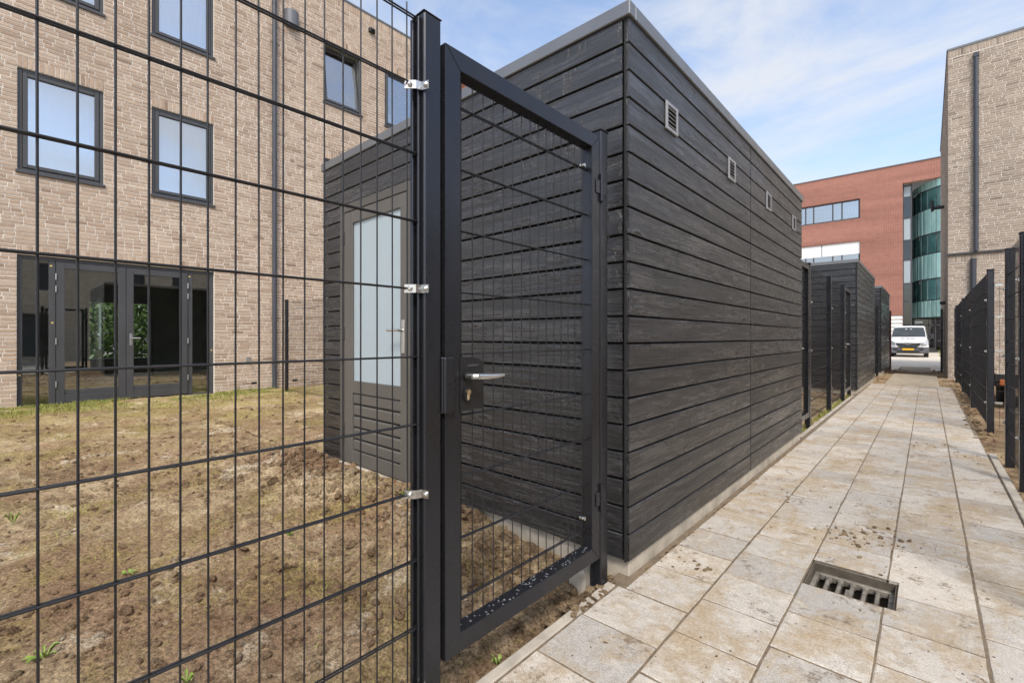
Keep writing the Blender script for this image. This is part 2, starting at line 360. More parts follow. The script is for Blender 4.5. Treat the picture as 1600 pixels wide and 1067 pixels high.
# ------------------------------------------------------------------ paved path
path_bed = MB(); path_bed.add([(-1.089, -1.2, -.0022), (.425, -1.2, -.0022), (.425, 2.447, -.0022), (-1.089, 2.447, -.0022), (-1.089, 2.734, -.0022), (.425, 2.734, -.0022), (.425, 13.95, -.0022), (-1.089, 13.95, -.0022),
    (-.425, 2.447, -.0022), (-.425, 2.734, -.0022), (-.097, 2.447, -.0022), (-.097, 2.734, -.0022)], [(0, 1, 2, 10, 8, 3), (4, 9, 11, 5, 6, 7), (3, 8, 9, 4), (10, 2, 5, 11)])
path = build(path_bed, 'path', SAND, kind='structure')
def tile_mesh(x0, x1, y0, y1, seed):
    rnd = random.Random(seed); mb = MB(); c = .0028
    def wob(): return rnd.uniform(-.0012, .0012)
    n = 3
    pts = []
    def edge(a, b):
        return [(a[0]+(b[0]-a[0])*k/n + wob(), a[1]+(b[1]-a[1])*k/n + wob()) for k in range(n)]
    cs = [(x0, y0), (x1, y0), (x1, y1), (x0, y1)]
    for k in range(4): pts += edge(cs[k], cs[(k+1) % 4])
    N = len(pts); cx, cy = (x0+x1)/2, (y0+y1)/2
    def inn(p, d): return (p[0] - math.copysign(min(d, abs(p[0]-cx)), p[0]-cx), p[1] - math.copysign(min(d, abs(p[1]-cy)), p[1]-cy))
    low = [(*p, -.05) for p in pts]; mid = [(*p, -c*rnd.uniform(.6, 1.5)) for p in pts]; top = [(*inn(p, c*rnd.uniform(.6, 1.6)), 0) for p in pts]
    mb.add(low+mid+top, [(k, (k+1) % N, N+(k+1) % N, N+k) for k in range(N)] + [(N+k, N+(k+1) % N, 2*N+(k+1) % N, 2*N+k) for k in range(N)] + [tuple(range(2*N, 3*N))])
    return mb.mesh('paving_tile', TILE)
full = [tile_mesh(-.1425, .1425, -.1412, .1412, k) for k in range(6)]
cache = {}
LINES = [-1.009, -.718, -.427, -.136, .155, .446]; TS = .2905
rt = random.Random(5)
for ci in range(5):
    x0, x1 = LINES[ci], LINES[ci+1]; off = (0 if ci % 2 else .1453)
    k = 0
    for r in range(-11, 41):
        y0 = 2.30 + off + r*TS; y1 = y0+TS
        if y0 > 13.8 or y1 < -.7: continue
        a0, a1 = x0, x1
        if ci == 2 and r == 0: continue
        if ci == 3 and r in (0, 1):
            g = .0042; ya, yb = 2.445, 2.736
            P = [(x0+g, y0+g), (x1-g, y0+g), (x1-g, y1-g), (-.095, y1-g), (-.095, ya), (x0+g, ya)] if r == 0 else [(-.095, y0+g), (x1-g, y0+g), (x1-g, y1-g), (x0+g, y1-g), (x0+g, yb), (-.095, yb)]
            mb = MB(); mb.prism(P, .05, Matrix.Translation((0, 0, -.05))); build(mb, 'paving_tile', TILE, path); continue
        if ci == 0 and y1 > 1.9: a0 = -1.003
        if ci == 0 and y1 <= 1.9: a0 = -1.038
        if ci == 4: a1 = .425
        if ci == 4 and y0 > 7.2: a1 = .40
        tilt = (rt.uniform(-.005, .005), rt.uniform(-.005, .005), rt.uniform(-.004, .004) + (PI if rt.random() < .5 else 0))
        loc = ((a0+a1)/2, (y0+y1)/2, rt.uniform(-.0012, .0016))
        if abs(a1-a0-.291) < .001: me = rt.choice(full)
        else:
            w = round((a1-a0)/2-.0042, 4)
            if w not in cache: cache[w] = tile_mesh(-w, w, -.1412, .1412, 77)
            me = cache[w]
        inst('paving_tile', me, loc, path, tilt)
# edging bands
def edging(name, x0, x1, y0, y1, zt, step=1.0):
    y = y0
    while y < y1-.01:
        e = min(y+step, y1); mb = MB(); mb.cbox((x0, y+.002, -.15), (x1, e-.002, zt), .006); build(mb, 'edging_stone', CONC, path); y = e
edging('l', -1.087, -1.043, -.9, 1.86, .003, .92)
edging('l', -1.087, -1.043, 6.0, 10.95, .006, .99)
edging('r', .432, .486, 1.6, 6.35, .004, .95)
# drain: recessed cast-iron grate
g = empty('drain_grate', (-.27, 2.58, -.2), 'rusty cast iron drain grate with six slots sunk in the paving', 'drain grate')
IRON = simple('worn_cast_iron', (.23, .205, .17), .55, .3, var=.45, nscale=24, bump=.5, bscale=120)
mb = MB(); X0, X1, Y0, Y1 = -.424, -.098, 2.447, 2.733; zt = -.046
mb.box((X0, Y0, -.2), (X0+.008, Y1, -.012)); mb.box((X1-.008, Y0, -.2), (X1, Y1, -.012)); mb.box((X0+.008, Y1-.008, -.2), (X1-.008, Y1, -.012)); mb.box((X0+.008, Y0, -.2), (X1-.008, Y0+.008, -.012)); mb.box((X0+.008, Y0+.008, -.2), (X1-.008, Y1-.008, -.19))
build(mb, 'pit', simple('pit_concrete', (.09, .075, .055), .95, var=.3, nscale=18, bump=.5), g)
mb = MB(); fx0, fx1, fy0, fy1 = X0+.01, X1-.01, Y0+.01, Y1-.01
mb.cbox((fx0, fy1-.022, zt-.03), (fx1, fy1, zt), .003); mb.cbox((fx0, fy0, zt-.03), (fx1, fy0+.022, zt), .003)
mb.cbox((fx0, fy0+.022, zt-.03), (fx0+.02, fy1-.022, zt), .003); mb.cbox((fx1-.02, fy0+.022, zt-.03), (fx1, fy1-.022, zt), .003)
build(mb, 'frame', IRON, g)
nb = 7; span = (fx1-.02)-(fx0+.02); slot = .031
bw = (span - 6*slot)/5
x = fx0+.02
for k in range(6):
    x += slot
    if k < 5:
        mb = MB(); mb.cbox((x, fy0+.021, zt-.028), (x+bw, fy1-.021, zt-.0015), .004)
        mb.cbox((x-.004, fy0+.022, zt-.028), (x+bw+.004, fy0+.04, zt-.003), .003); mb.cbox((x-.004, fy1-.04, zt-.028), (x+bw+.004, fy1-.022, zt-.003), .003)
        build(mb, 'bar', IRON, g); x += bw
mb = MB(); 
for k in range(7): mb.box((-.279, 2.535+k*.011, zt-.0015), (-.263, 2.541+k*.011, zt+.0015))
build(mb, 'raised_mark', IRON, g)
# plates at the end of the path
PLATE = simple('sandy_road_plate', (.36, .3, .22), .9, var=.25, nscale=3, bump=.5, bscale=50)
mb = MB(); mb.cbox((-.76, 13.95, -.035), (.2, 18.3, .012), .006); build(mb, 'road_plate', PLATE, label='large sandy plate laid over the soil where the tiles end', cat='road plate', group='plates laid over the soil')
mb = MB(); mb.cbox((-.82, 20.2, -.1), (.08, 24.3, -.06), .006); build(mb, 'road_plate', PLATE, label='sandy plate laid at the street end, nearest the van', cat='road plate', group='plates laid over the soil')

# ================================================================== house with brick facade
def brick_wall(name_owner, org, ud, nd, u0, u1, z0, z1, openings, mat, pick=0, seed=1, soldiers=(), course=.0625, pickfn=None, tintfn=None):
    """bricks proud of a mortar sheet. org: point at u=0,z=0 of the mortar face; ud: unit u; nd: outward normal"""
    rnd = random.Random(seed); org = Vector(org); ud = Vector(ud); nd = Vector(nd); up = Vector((0, 0, 1))
    mb = MB(); cand = []
    def put(a, b, c, d, tint, dep):
        if b-a < .02 or d-c < .012: return
        P = [org+ud*x+up*z for x, z in ((a, c), (b, c), (b, d), (a, d))]; e = .002
        Q = [org+ud*x+up*z+nd*dep for x, z in ((a+e, c+e), (b-e, c+e), (b-e, d-e), (a+e, d-e))]
        mb.add(P+Q, [(4, 5, 6, 7), (0, 1, 5, 4), (1, 2, 6, 5), (2, 3, 7, 6), (3, 0, 4, 7)], tint=tint)
    nrow = int((z1-z0)/course)
    bl = [o for o in openings] + [(s[0], s[1], s[2], s[3]) for s in soldiers]
    for r in range(nrow):
        za = z0+r*course+.006; zb = za+course-.0145; zc = (za+zb)/2
        segs = [(u0, u1)]
        for (a, b, c, d) in bl:
            if c-.012 < zc < d:
                ns = []
                for (p, q) in segs:
                    if a > p: ns.append((p, min(a, q)))
                    if b < q: ns.append((max(b, p), q))
                segs = [t for t in ns if t[1]-t[0] > .015]
        x = u0 - rnd.uniform(0, .2); prev = 0
        while x < u1:
            L = .225 if (rnd.random() < .7) else .108
            a, b = x, x+L; x = b+.0125
            tint = min(1, max(0, rnd.gauss(.52, .17)))
            if tintfn: tint = tintfn(a, zc, tint)
            dep = .006+rnd.uniform(-.0025, .003); dz = rnd.uniform(-.0012, .0012)
            for (p, q) in segs:
                aa, bb = max(a, p+.004), min(b, q-.004)
                if bb-aa < .05: continue
                if aa-p < .066: aa = p+.004
                if q-bb < .066: bb = q-.004
                if pick and abs(bb-aa-L) < 1e-6:
                    cand.append((aa, bb, za+dz, zb+dz, tint, dep))
                else: put(aa, bb, za+dz, zb+dz, tint, dep)
    for s in soldiers:
        a = s[0]; w = s[4] if len(s) > 4 else .061
        n = max(1, round((s[1]-s[0])/w)); w = (s[1]-s[0])/n
        for k in range(n): put(a+k*w+.005, a+(k+1)*w-.005, s[2]+.005, s[3]-.005, min(1, max(0, rnd.gauss(.55, .2))), .007+rnd.uniform(-.002, .002))
    if pick:
        sc = []
        for c in cand:
            p = org+ud*((c[0]+c[1])/2)+up*((c[2]+c[3])/2); s = pickfn(p)
            if s is not None: sc.append((s, c))
            else: put(*c)
        sc.sort(key=lambda t: t[0])
        for s, c in sc[pick:]: put(*c)
        vr = {}
        for s, (a, b, c, d, tint, dep) in sc[:pick]:
            tk = min(11, int(tint*12)); key = (round(b-a, 3), tk)
            if key not in vr:
                sub = MB(); L = b-a; H = d-c; e = .002
                P = [ud*x+up*z for x, z in ((0, 0), (L, 0), (L, H), (0, H))]; Q = [ud*x+up*z+nd*.007 for x, z in ((e, e), (L-e, e), (L-e, H-e), (e, H-e))]
                sub.add(P+Q, [(4, 5, 6, 7), (0, 1, 5, 4), (1, 2, 6, 5), (2, 3, 7, 6), (3, 0, 4, 7)], tint=(tk+.5)/12)
                vr[key] = sub.mesh('brick', mat, tint=True)
            inst('brick', vr[key], tuple(org+ud*a+up*c), name_owner)
    o = build(mb, 'brickwork', mat, name_owner, kind='stuff', tint=True)
    return o
def holed_wall(mb, org, ud, nd, u0, u1, z0, z1, openings, th, mi=0):
    us = sorted(set([u0, u1] + [v for o in openings for v in o[:2] if u0 < v < u1])); zs = sorted(set([z0, z1] + [v for o in openings for v in o[2:4] if z0 < v < z1]))
    org = Vector(org); ud = Vector(ud); nd = Vector(nd); up = Vector((0, 0, 1))
    def solid(i, j):
        if not (0 <= i < len(us)-1 and 0 <= j < len(zs)-1): return False
        uc, zc = (us[i]+us[i+1])/2, (zs[j]+zs[j+1])/2
        return not any(o[0] < uc < o[1] and o[2] < zc < o[3] for o in openings)
    for i in range(len(us)-1):
        for j in range(len(zs)-1):
            if not solid(i, j): continue
            a, b, c, d = us[i], us[i+1], zs[j], zs[j+1]
            F = [org+ud*x+up*z for x, z in ((a, c), (b, c), (b, d), (a, d))]; B = [p-nd*th for p in F]
            fs = [(0, 1, 2, 3), (7, 6, 5, 4)]
            if not solid(i, j-1): fs.append((0, 4, 5, 1))
            if not solid(i+1, j): fs.append((1, 5, 6, 2))
            if not solid(i, j+1): fs.append((2, 6, 7, 3))
            if not solid(i-1, j): fs.append((3, 7, 4, 0))
            mb.add(F+B, fs, mi)
cF = (-math.sin(math.radians(YAW)), math.cos(math.radians(YAW))); cR = (cF[1], -cF[0])
def in_view(p):
    d = cF[0]*p.x+cF[1]*p.y; r = cR[0]*p.x+cR[1]*p.y
    if d < .1: return None
    return 800+720*r/d, 527-720*(p.z-1.115)/d, d
HX = -10.5
house = empty('brick_house', (HX, 2, 0), 'tall beige brick house with grey windows and glazed garden doors behind the fence', 'house')
W1, W2 = (.172, 1.183), (1.842, 2.825); Z1, Z2 = (3.72, 5.325), (6.64, 8.1)
wins = []
for c in (0, 7.88*1):
    for w in (W1, W2):
        a, b = (w if c == 0 else (7.88-w[1], 7.88-w[0]))
        wins += [(a, b, *Z1), (a, b, *Z2)]
doors = [(.166, 2.833, -.02, 2.41), (7.88-2.833, 7.88-.166, -.02, 2.41)]
ops = wins + doors
sold = []
for (a, b, c, d) in ops: sold.append((a-.005, b+.005, d+.002, math.ceil((d+.15)/.0625)*.0625))
sold.append((-4.0, 8.4, 9.0625, 9.25))
mb = MB(); holed_wall(mb, (HX, 0, 0), (0, 1, 0), (1, 0, 0), -4.0, 8.4, -.3, 9.26, ops, .1)
build(mb, 'mortar_wall', MORTAR, house)
mb = MB(); holed_wall(mb, (HX-.1, 0, 0), (0, 1, 0), (1, 0, 0), -4.0, 8.4, -.3, 9.25, ops, .2)
build(mb, 'inner_wall', INTERIOR, house)
mb = MB(); mb.box((HX-.32, -4.02, 9.26), (HX+.025, 8.42, 9.3)); build(mb, 'roof_trim', TRIM, house)
def pick_house(p):
    q = in_view(p)
    if not q or not (4 < q[0] < 500 and 4 < q[1] < 640): return None
    return q[2]
brick_wall(house, (HX+.001, 0, 0), (0, 1, 0), (1, 0, 0), -4.0, 8.4, .0, 9.07, ops, BRICK, 300, 3, sold, pickfn=pick_house)
# shell: ends, roof, room behind the garden doors
mb = MB(); mb.box((-19.3, -4.0, -.3), (HX-.3, -3.8, 9.2)); mb.box((-19.3, 8.2, -.3), (HX-.3, 8.4, 9.2)); mb.box((-19.3, -3.8, 9.0), (HX-.3, 8.2, 9.2))
holed_wall(mb, (-19.0, 0, 0), (0, 1, 0), (1, 0, 0), -3.8, 8.2, -.3, 9.0, [(1.8, 3.3, .45, 2.2), (1.8, 3.3, 3.7, 5.2), (-2, -.6, 3.7, 5.2)], .3)
build(mb, 'shell', INTERIOR, house)
mb = MB(); mb.box((-19.0, -3.8, -.2), (HX-.3, 8.2, -.03)); build(mb, 'floor', INTFLOOR, house)
mb = MB(); mb.box((-19.0, -3.8, 2.62), (HX-.3, 8.2, 2.95)); mb.box((-19, -3.8, 5.6), (HX-.3, 8.2, 5.9)); build(mb, 'ceiling', INTERIOR, house)
mb = MB(); mb.box((-19.0, 3.84, -.03), (HX-.3, 4.04, 2.62)); mb.box((-19.0, -1.6, -.03), (HX-.3, -1.45, 2.62)); mb.box((-15.6, 2.75, -.03), (-15.45, 3.84, 2.62)); mb.box((-15.6, -.9, -.03), (-15.45, 1.35, 2.62)); mb.box((-15.6, 1.35, 2.25), (-15.45, 2.75, 2.62)); build(mb, 'partition', INTERIOR, house)
def window(a, b, c, d, tilt=False):
    """frame set back in the opening, sash, pane, blind"""
    mb = MB(); fx0, fx1 = HX-.1, HX-.03; t = .052
    mb.cbox((fx0, a, c), (fx1, a+t, d), .004); mb.cbox((fx0, b-t, c), (fx1, b, d), .004); mb.cbox((fx0, a+t, d-t), (fx1, b-t, d), .004); mb.cbox((fx0, a+t, c), (fx1, b-t, c+t), .004)
    wf = build(mb, 'window', FRAME, house)
    mb = MB(); mb.cbox((HX-.06, a-.02, c-.045), (HX+.035, b+.02, c+.004), .006); build(mb, 'sill', FRAME, wf)
    s = .058; x0, x1 = HX-.088, HX-.016; A, B, C, D = a+t+.004, b-t-.004, c+t+.004, d-t-.004
    R = Matrix.Translation((HX-.05, 0, C)) @ Matrix.Rotation(math.radians(-7.5) if tilt else 0, 4, 'Y') @ Matrix.Translation((-HX+.05, 0, -C))
    mb = MB(); mb.cbox((x0, A, C), (x1, A+s, D), .006, M=R); mb.cbox((x0, B-s, C), (x1, B, D), .006, M=R); mb.cbox((x0, A+s, D-s), (x1, B-s, D), .006, M=R); mb.cbox((x0, A+s, C), (x1, B-s, C+s), .006, M=R)
    build(mb, 'sash', FRAME, wf)
    mb = MB(); mb.box((HX-.056, A+s-.005, C+s-.005), (HX-.05, B-s+.005, D-s+.005), M=R); build(mb, 'pane', GLASS_UP, wf)
    mb = MB(); n = 14
    for k in range(n):
        p, q = A+(B-A)*k/n, A+(B-A)*(k+1)/n
        mb.add([(HX-.118-.004*(k % 2), p, c-.1), (HX-.118-.004*((k+1) % 2), q, c-.1), (HX-.118-.004*((k+1) % 2), q, d+.1), (HX-.118-.004*(k % 2), p, d+.1)], [(0, 1, 2, 3)], smooth=True)
    if tilt: mb.v = [(x-.32, y, z) for x, y, z in mb.v]
    build(mb, 'blind', BLIND, wf)
for (a, b, c, d) in wins: window(a, b, c, d, tilt=(a > 5 and a < 5.5 and c > 6))
def garden_doors(y0, mirror=False):
    f = (lambda y: y) if not mirror else (lambda y: 7.88-y)
    def bx(mb, a, b, c, d, x0, x1, ch=.004):
        p, q = sorted((f(a), f(b))); mb.cbox((x0, p, c), (x1, q, d), ch)
    mb = MB(); X0, X1 = HX-.13, HX-.05
    bx(mb, .166, .226, 0, 2.41, X0, X1); bx(mb, 2.773, 2.833, 0, 2.41, X0, X1); bx(mb, .226, 2.773, 2.35, 2.41, X0, X1); bx(mb, .226, 2.773, -.02, .03, X0, X1)
    bx(mb, .52, .6, .03, 2.35, X0, X1); bx(mb, 2.405, 2.48, .03, 2.35, X0, X1)
    fr = build(mb, 'door_frame', FRAME, house)
    for (a, b) in ((.226, .52), (2.48, 2.773)):
        mb = MB(); bx(mb, a-.005, b+.005, .025, 2.355, HX-.09, HX-.084); build(mb, 'side_pane', GLASS, fr)
    for (a, b, h) in ((.605, 1.484, False), (1.49, 2.4, True)):
        mb = MB(); w = .1; x0, x1 = HX-.11, HX-.03
        bx(mb, a, a+w, .035, 2.345, x0, x1); bx(mb, b-w, b, .035, 2.345, x0, x1); bx(mb, a+w, b-w, 2.24, 2.345, x0, x1); bx(mb, a+w, b-w, .035, .17, x0, x1)
        bx(mb, a+w, b-w, .172, .25, x0, x1-.012)
        dl = build(mb, 'garden_door', FRAME, house)
        mb = MB(); bx(mb, a+w-.004, b-w+.004, .246, 2.244, HX-.074, HX-.067); build(mb, 'pane', GLASS, dl)
        for zz in (.35, 1.05, 1.9, 2.1):
            mb = MB(); yy = f(a-.003 if not h else b+.003); mb.tube((HX-.02, yy, zz-.05), (HX-.02, yy, zz+.05), .009, 8); build(mb, 'hinge', ALU, dl)
        if h:
            mb = MB(); bx(mb, 1.535, 1.575, .97, 1.18, x1-.004, x1+.008, .004); build(mb, 'lock_plate', ALU, dl)
            mb = MB(); mb.path([(x1, f(1.555), 1.1), (x1+.05, f(1.555), 1.1), (x1+.055, f(1.68), 1.1)], .01, 10); build(mb, 'handle', ALU, dl)
    STK = simple('yellow_protection_tape', (.6, .45, .15), .6)
    for k, (yy, zz) in enumerate(((.545, 2.27), (.56, 1.35), (.195, .52), (2.43, 2.28), (2.8, .86))):
        mb = MB(); p = f(yy); mb.box((HX-.0505, p-.014, zz-.012), (HX-.048, p+.014, zz+.012)); build(mb, 'tape', STK, fr)
garden_doors(0); garden_doors(0, True)
# downpipe, lamp, tap, vents: things on the wall
dp = empty('downpipe', (HX+.07, 3.944, 0), 'dark grey downpipe running up the beige house between two gardens', 'downpipe')
mb = MB(); mb.tube((HX+.065, 3.944, -.05), (HX+.065, 3.944, 9.05), .046, 14); build(mb, 'pipe', PIPE, dp)
for zz in (.35, 1.25, 2.9, 4.6, 5.75, 6.6, 8.3): 
    mb = MB(); mb.tube((HX+.065, 3.944, zz-.03), (HX+.065, 3.944, zz+.03), .05, 14); mb.box((HX+.003, 3.925, zz-.015), (HX+.03, 3.963, zz+.015)); build(mb, 'bracket', PIPE, dp)
mb = MB()
N = 16; rr = .15
pr = [(rr*math.sin(PI*k/N)*1.0, -rr*math.cos(PI*k/N)) for k in range(N+1)]
M0 = Matrix(((1, 0, 0, HX+.004), (0, 1, 0, 4.32), (0, 0, 1, 7.96), (0, 0, 0, 1)))
mb.prism(pr, .36, M0, smooth=True)
build(mb, 'wall_lamp', mat_frame('grey_lamp_casing', (.12, .125, .14), .5), label='half-round grey wall lamp high on the house right of the downpipe', cat='wall lamp')
mb = MB(); mb.cbox((HX+.003, 6.22, 8.82), (HX+.09, 6.38, 8.93), .01); mb.cbox((HX+.09, 6.27, 8.85), (HX+.13, 6.33, 8.9), .008); build(mb, 'wall_sensor', BLACKPLASTIC, label='small dark box fixed under the roof edge of the beige house', cat='sensor')
tp = empty('wall_tap', (HX+.01, 3.446, .55), 'small chrome outdoor tap low on the brick wall beside the downpipe', 'tap')
mb = MB(); mb.cbox((HX+.003, 3.40, .60), (HX+.02, 3.49, .70), .004); build(mb, 'plate', ALU, tp)
mb = MB(); mb.path([(HX+.02, 3.446, .63), (HX+.09, 3.446, .63), (HX+.11, 3.446, .56)], .013, 8); mb.tube((HX+.06, 3.42, .665), (HX+.06, 3.472, .665), .012, 8); build(mb, 'spout', STAINLESS, tp)
for k, yy in enumerate((3.56, 4.4)):
    mb = MB(); mb.box((HX+.002, yy-.05, .14), (HX+.0125, yy+.05, .18)); 
    for q in range(3): mb.box((HX+.0125, yy-.045, .147+q*.011), (HX+.016, yy+.045, .152+q*.011))
    build(mb, 'wall_vent', BLACKPLASTIC, label=('small black air vent low in the bricks left of the downpipe' if k == 0 else 'small black air vent low in the bricks behind the garden divider'), cat='vent', group='air vents in the house wall')
# red neighbour house further along the row
red = empty('red_brick_house', (HX, 11, 0), 'red brown brick house at the far end of the row, seen over the gate', 'house')
mb = MB(); mb.box((-19, 8.45, -.3), (HX, 15, 9.2)); build(mb, 'wall', simple('grey_mortar', (.32, .28, .24), .95), red)
brick_wall(red, (HX+.001, 0, 0), (0, 1, 0), (1, 0, 0), 8.45, 15, 5.0, 9.18, [(10.2, 11.1, 6.64, 8.1)], BRICKRED, 0, 9)
mb = MB(); mb.box((-19.02, 8.43, 9.2), (HX+.03, 15.02, 9.26)); build(mb, 'roof_trim', TRIM, red)
mb = MB(); mb.cbox((HX-.02, 10.2, 6.64), (HX+.004, 11.1, 8.1), .004); wf = build(mb, 'window', FRAME, red)
mb = MB(); mb.box((HX+.004, 10.28, 6.72), (HX+.007, 11.02, 8.02)); build(mb, 'pane', FROST, wf)
# greenery seen right through the house
def leaf_mass(mb, c, r, n, size, rnd):
    for k in range(n):
        while True:
            p = Vector((rnd.uniform(-1, 1), rnd.uniform(-1, 1), rnd.uniform(-1, 1)))
            if p.length < 1: break
        p = Vector((c[0]+p.x*r[0], c[1]+p.y*r[1], c[2]+p.z*r[2])); a = Vector((rnd.gauss(0, 1), rnd.gauss(0, 1), rnd.gauss(0, 1))).normalized(); b = a.orthogonal().normalized(); s = size*rnd.uniform(.6, 1.4)
        mb.add([p-a*s, p+b*s*.5, p+a*s, p-b*s*.5], [(0, 1, 2, 3)])
rl = random.Random(4)
hd = empty('hedge', (-26, 4, -.3), 'bright green bushes seen through the house behind the garden doors', 'hedge')
mb = MB()
for k in range(9): leaf_mass(mb, (-26+rl.uniform(-.7, .7), -1+k*1.3, .9+rl.uniform(-.2, .9)), (1.2, 1.1, 1.6), 1000, .11, rl)
for k in range(8): leaf_mass(mb, (-29+rl.uniform(-.5, .5), -2+k*1.8, 2.0+rl.uniform(-.3, .9)), (1.3, 1.5, 2.4), 900, .16, rl)
build(mb, 'foliage', HEDGE, hd, kind='stuff')
mb = MB()
for k in range(9): mb.tube((-26, -1+k*1.3, -.3), (-26+rl.uniform(-.3, .3), -1+k*1.3, 1.2), .05, 6, r2=.02)
build(mb, 'stems', simple('bark', (.1, .075, .05), .9), hd, kind='stuff')
m = MB(); m.add([(-40, -12, -.06), (-19.35, -12, -.06), (-19.35, 20, -.06), (-40, 20, -.06)], [(0, 1, 2, 3)]); build(m, 'lawn', mat_leaf('lawn_green', (.12, .17, .04), (.2, .26, .07)), kind='structure')

# ================================================================== sheds
PITCH = .1266; BH = .1185; NB = 20; ZB = .078; ZT = 2.596
def board_mesh(L, H=BH, T=.02):
    """shiplap board lying along local x, face at -y, chamfered long edges"""
    mb = MB(); pr = [(0, 0), (-T+.004, 0), (-T, .003), (-T, H-.005), (-T+.006, H), (0, H)]
    n = len(pr); vs = [(0, y, z) for y, z in pr] + [(L, y, z) for y, z in pr]
    mb.add(vs, [(k, n+k, n+(k+1) % n, (k+1) % n) for k in range(n)] + [tuple(range(n)), tuple(range(n, 2*n))[::-1]])
    return mb.mesh('cladding_board', BOARD)
BM = {}
def boards(owner, face, segs, z0=ZB, nb=NB, top=ZT):
    """face: function u,z -> world point; segs: list per board of (u0,u1); rot z"""
    fn, rz = face; rb = random.Random(len(ORG))
    for k in range(nb):
        z = z0+k*PITCH
        for (a, b, zlo, zhi) in segs:
            h = BH
            zz = z; 
            if z+BH < zlo or z > zhi: continue
            h = min(z+BH, zhi)-max(z, zlo); zz = max(z, zlo)
            h = min(h, top-zz-.002)
            if h < .02: continue
            key = (round(b-a, 3), round(h, 3))
            if key not in BM: BM[key] = board_mesh(*key)
            inst('cladding_board', BM[key], fn(a, zz), owner, (rb.uniform(-.0008, .0008), rb.uniform(-.0006, .0006), rz))
def shed(y0, y1, label, door=True, vents=True, xw=-1.023, detail=True):
    x0 = -4.03; s = empty('garden_shed', ((x0+xw)/2, (y0+y1)/2, 0), label, 'shed', 'black timber sheds along the path')
    mb = MB(); mb.cbox((x0+.03, y0+.03, -.2), (xw-.012, y1-.03, .085), .006); build(mb, 'plinth', CONC, s)
    mb = MB(); mb.box((x0+.03, y0+.032, .085), (xw-.024, y1-.03, ZT)); build(mb, 'carcass', BLACKBACK, s)
    mid = (y0+y1)/2
    face = (lambda u, z: (xw-.02, u, z), PI/2)
    boards(s, face, [(y0+.008, mid-.008, 0, 9), (mid+.008, y1-.005, 0, 9)])
    fe = (lambda u, z: (u, y0+.02, z), 0)
    if door: boards(s, fe, [(x0+.012, -3.70, 0, 9), (-3.70, -2.68, 2.225, 9), (-2.68, xw-.032, 0, 9)])
    else: boards(s, fe, [(x0+.012, xw-.032, 0, 9)])
    for (cx, cy) in ((xw-.026, y0+.003), (x0+.001, y0+.003)):
        mb = MB(); mb.cbox((cx, cy, .07), (cx+.011, cy+.02, ZT), .002); build(mb, 'corner_strip', BLACKBACK, s)
    # metal roof edge: four mitred lengths
    e = .012
    for (a, b) in (((x0-e, y0-e, ZT), (xw+e, y0+.05, 2.664)), ((x0-e, y1-.05, ZT), (xw+e, y1+e, 2.664)), ((xw-.05, y0+.05, ZT), (xw+e, y1-.05, 2.664)), ((x0-e, y0+.05, ZT), (x0+.05, y1-.05, 2.664))):
        mb = MB(); mb.cbox(a, b, .004); build(mb, 'roof_trim', TRIM, s)
    mb = MB(); mb.box((x0+.05, y0+.05, ZT-.05), (xw-.05, y1-.05, 2.63)); build(mb, 'roof', simple('roofing_felt', (.06, .06, .065), .9), s)
    if vents:
        for vy in (.47, 1.49, 2.5, 3.52):
            c = Vector((xw+.004, y0+vy, 2.283)); w = .075
            mb = MB(); o = .055
            mb.cbox((c.x-.004, c.y-w, c.z-w), (c.x+.008, c.y-o, c.z+w), .003); mb.cbox((c.x-.004, c.y+o, c.z-w), (c.x+.008, c.y+w, c.z+w), .003); mb.cbox((c.x-.004, c.y-o, c.z+o), (c.x+.008, c.y+o, c.z+w), .003); mb.cbox((c.x-.004, c.y-o, c.z-w), (c.x+.008, c.y+o, c.z-o), .003)
            v = build(mb, 'vent', ALU_W, s)
            mb = MB(); mb.box((c.x-.0035, c.y-o, c.z-o), (c.x-.0015, c.y+o, c.z+o)); build(mb, 'vent_opening', BLACKBACK, v)
            for q in range(5):
                zz = c.z-.044+q*.022
                mb = MB(); mb.add([(c.x-.001, c.y-o, zz+.008), (c.x-.001, c.y+o, zz+.008), (c.x+.009, c.y+o, zz-.004), (c.x+.009, c.y-o, zz-.004), (c.x-.001, c.y-o, zz+.006), (c.x-.001, c.y+o, zz+.006), (c.x+.008, c.y+o, zz-.007), (c.x+.008, c.y-o, zz-.007)], [(0, 3, 2, 1), (4, 5, 6, 7), (0, 4, 7, 3), (1, 2, 6, 5), (3, 7, 6, 2), (0, 1, 5, 4)])
                build(mb, 'louvre', ALU_W, v)
    if door:
        # frame, leaf with frosted light and routed lower panel
        y = y0; A, B = -3.70, -2.68; mb = MB(); t = .068
        mb.cbox((A, y-.012, .075), (A+t, y+.03, 2.222), .004); mb.cbox((B-t, y-.012, .075), (B, y+.03, 2.222), .004); mb.cbox((A+t, y-.012, 2.222-t), (B-t, y+.03, 2.222), .004)
        build(mb, 'door_frame', DOORFRAME, s)
        mb = MB(); mb.cbox((A-.004, y-.03, .045), (B+.004, y+.03, .075), .004); build(mb, 'threshold', CONC, s)
        a, b = A+t+.004, B-t-.004; gz0, gz1, ga, gb = .76, 2.05, -3.50, -2.825
        mb = MB(); f0, f1 = y-.008, y+.03
        mb.cbox((a, f0, .085), (ga, f1, 2.15), .003); mb.cbox((gb, f0, .085), (b, f1, 2.15), .003); mb.cbox((ga, f0, gz1), (gb, f1, 2.15), .003); mb.cbox((ga, f0, .66), (gb, f1, gz0), .003); mb.cbox((ga, f0, .085), (gb, f1, .19), .003)
        leaf = build(mb, 'door', DOORWOOD, s)
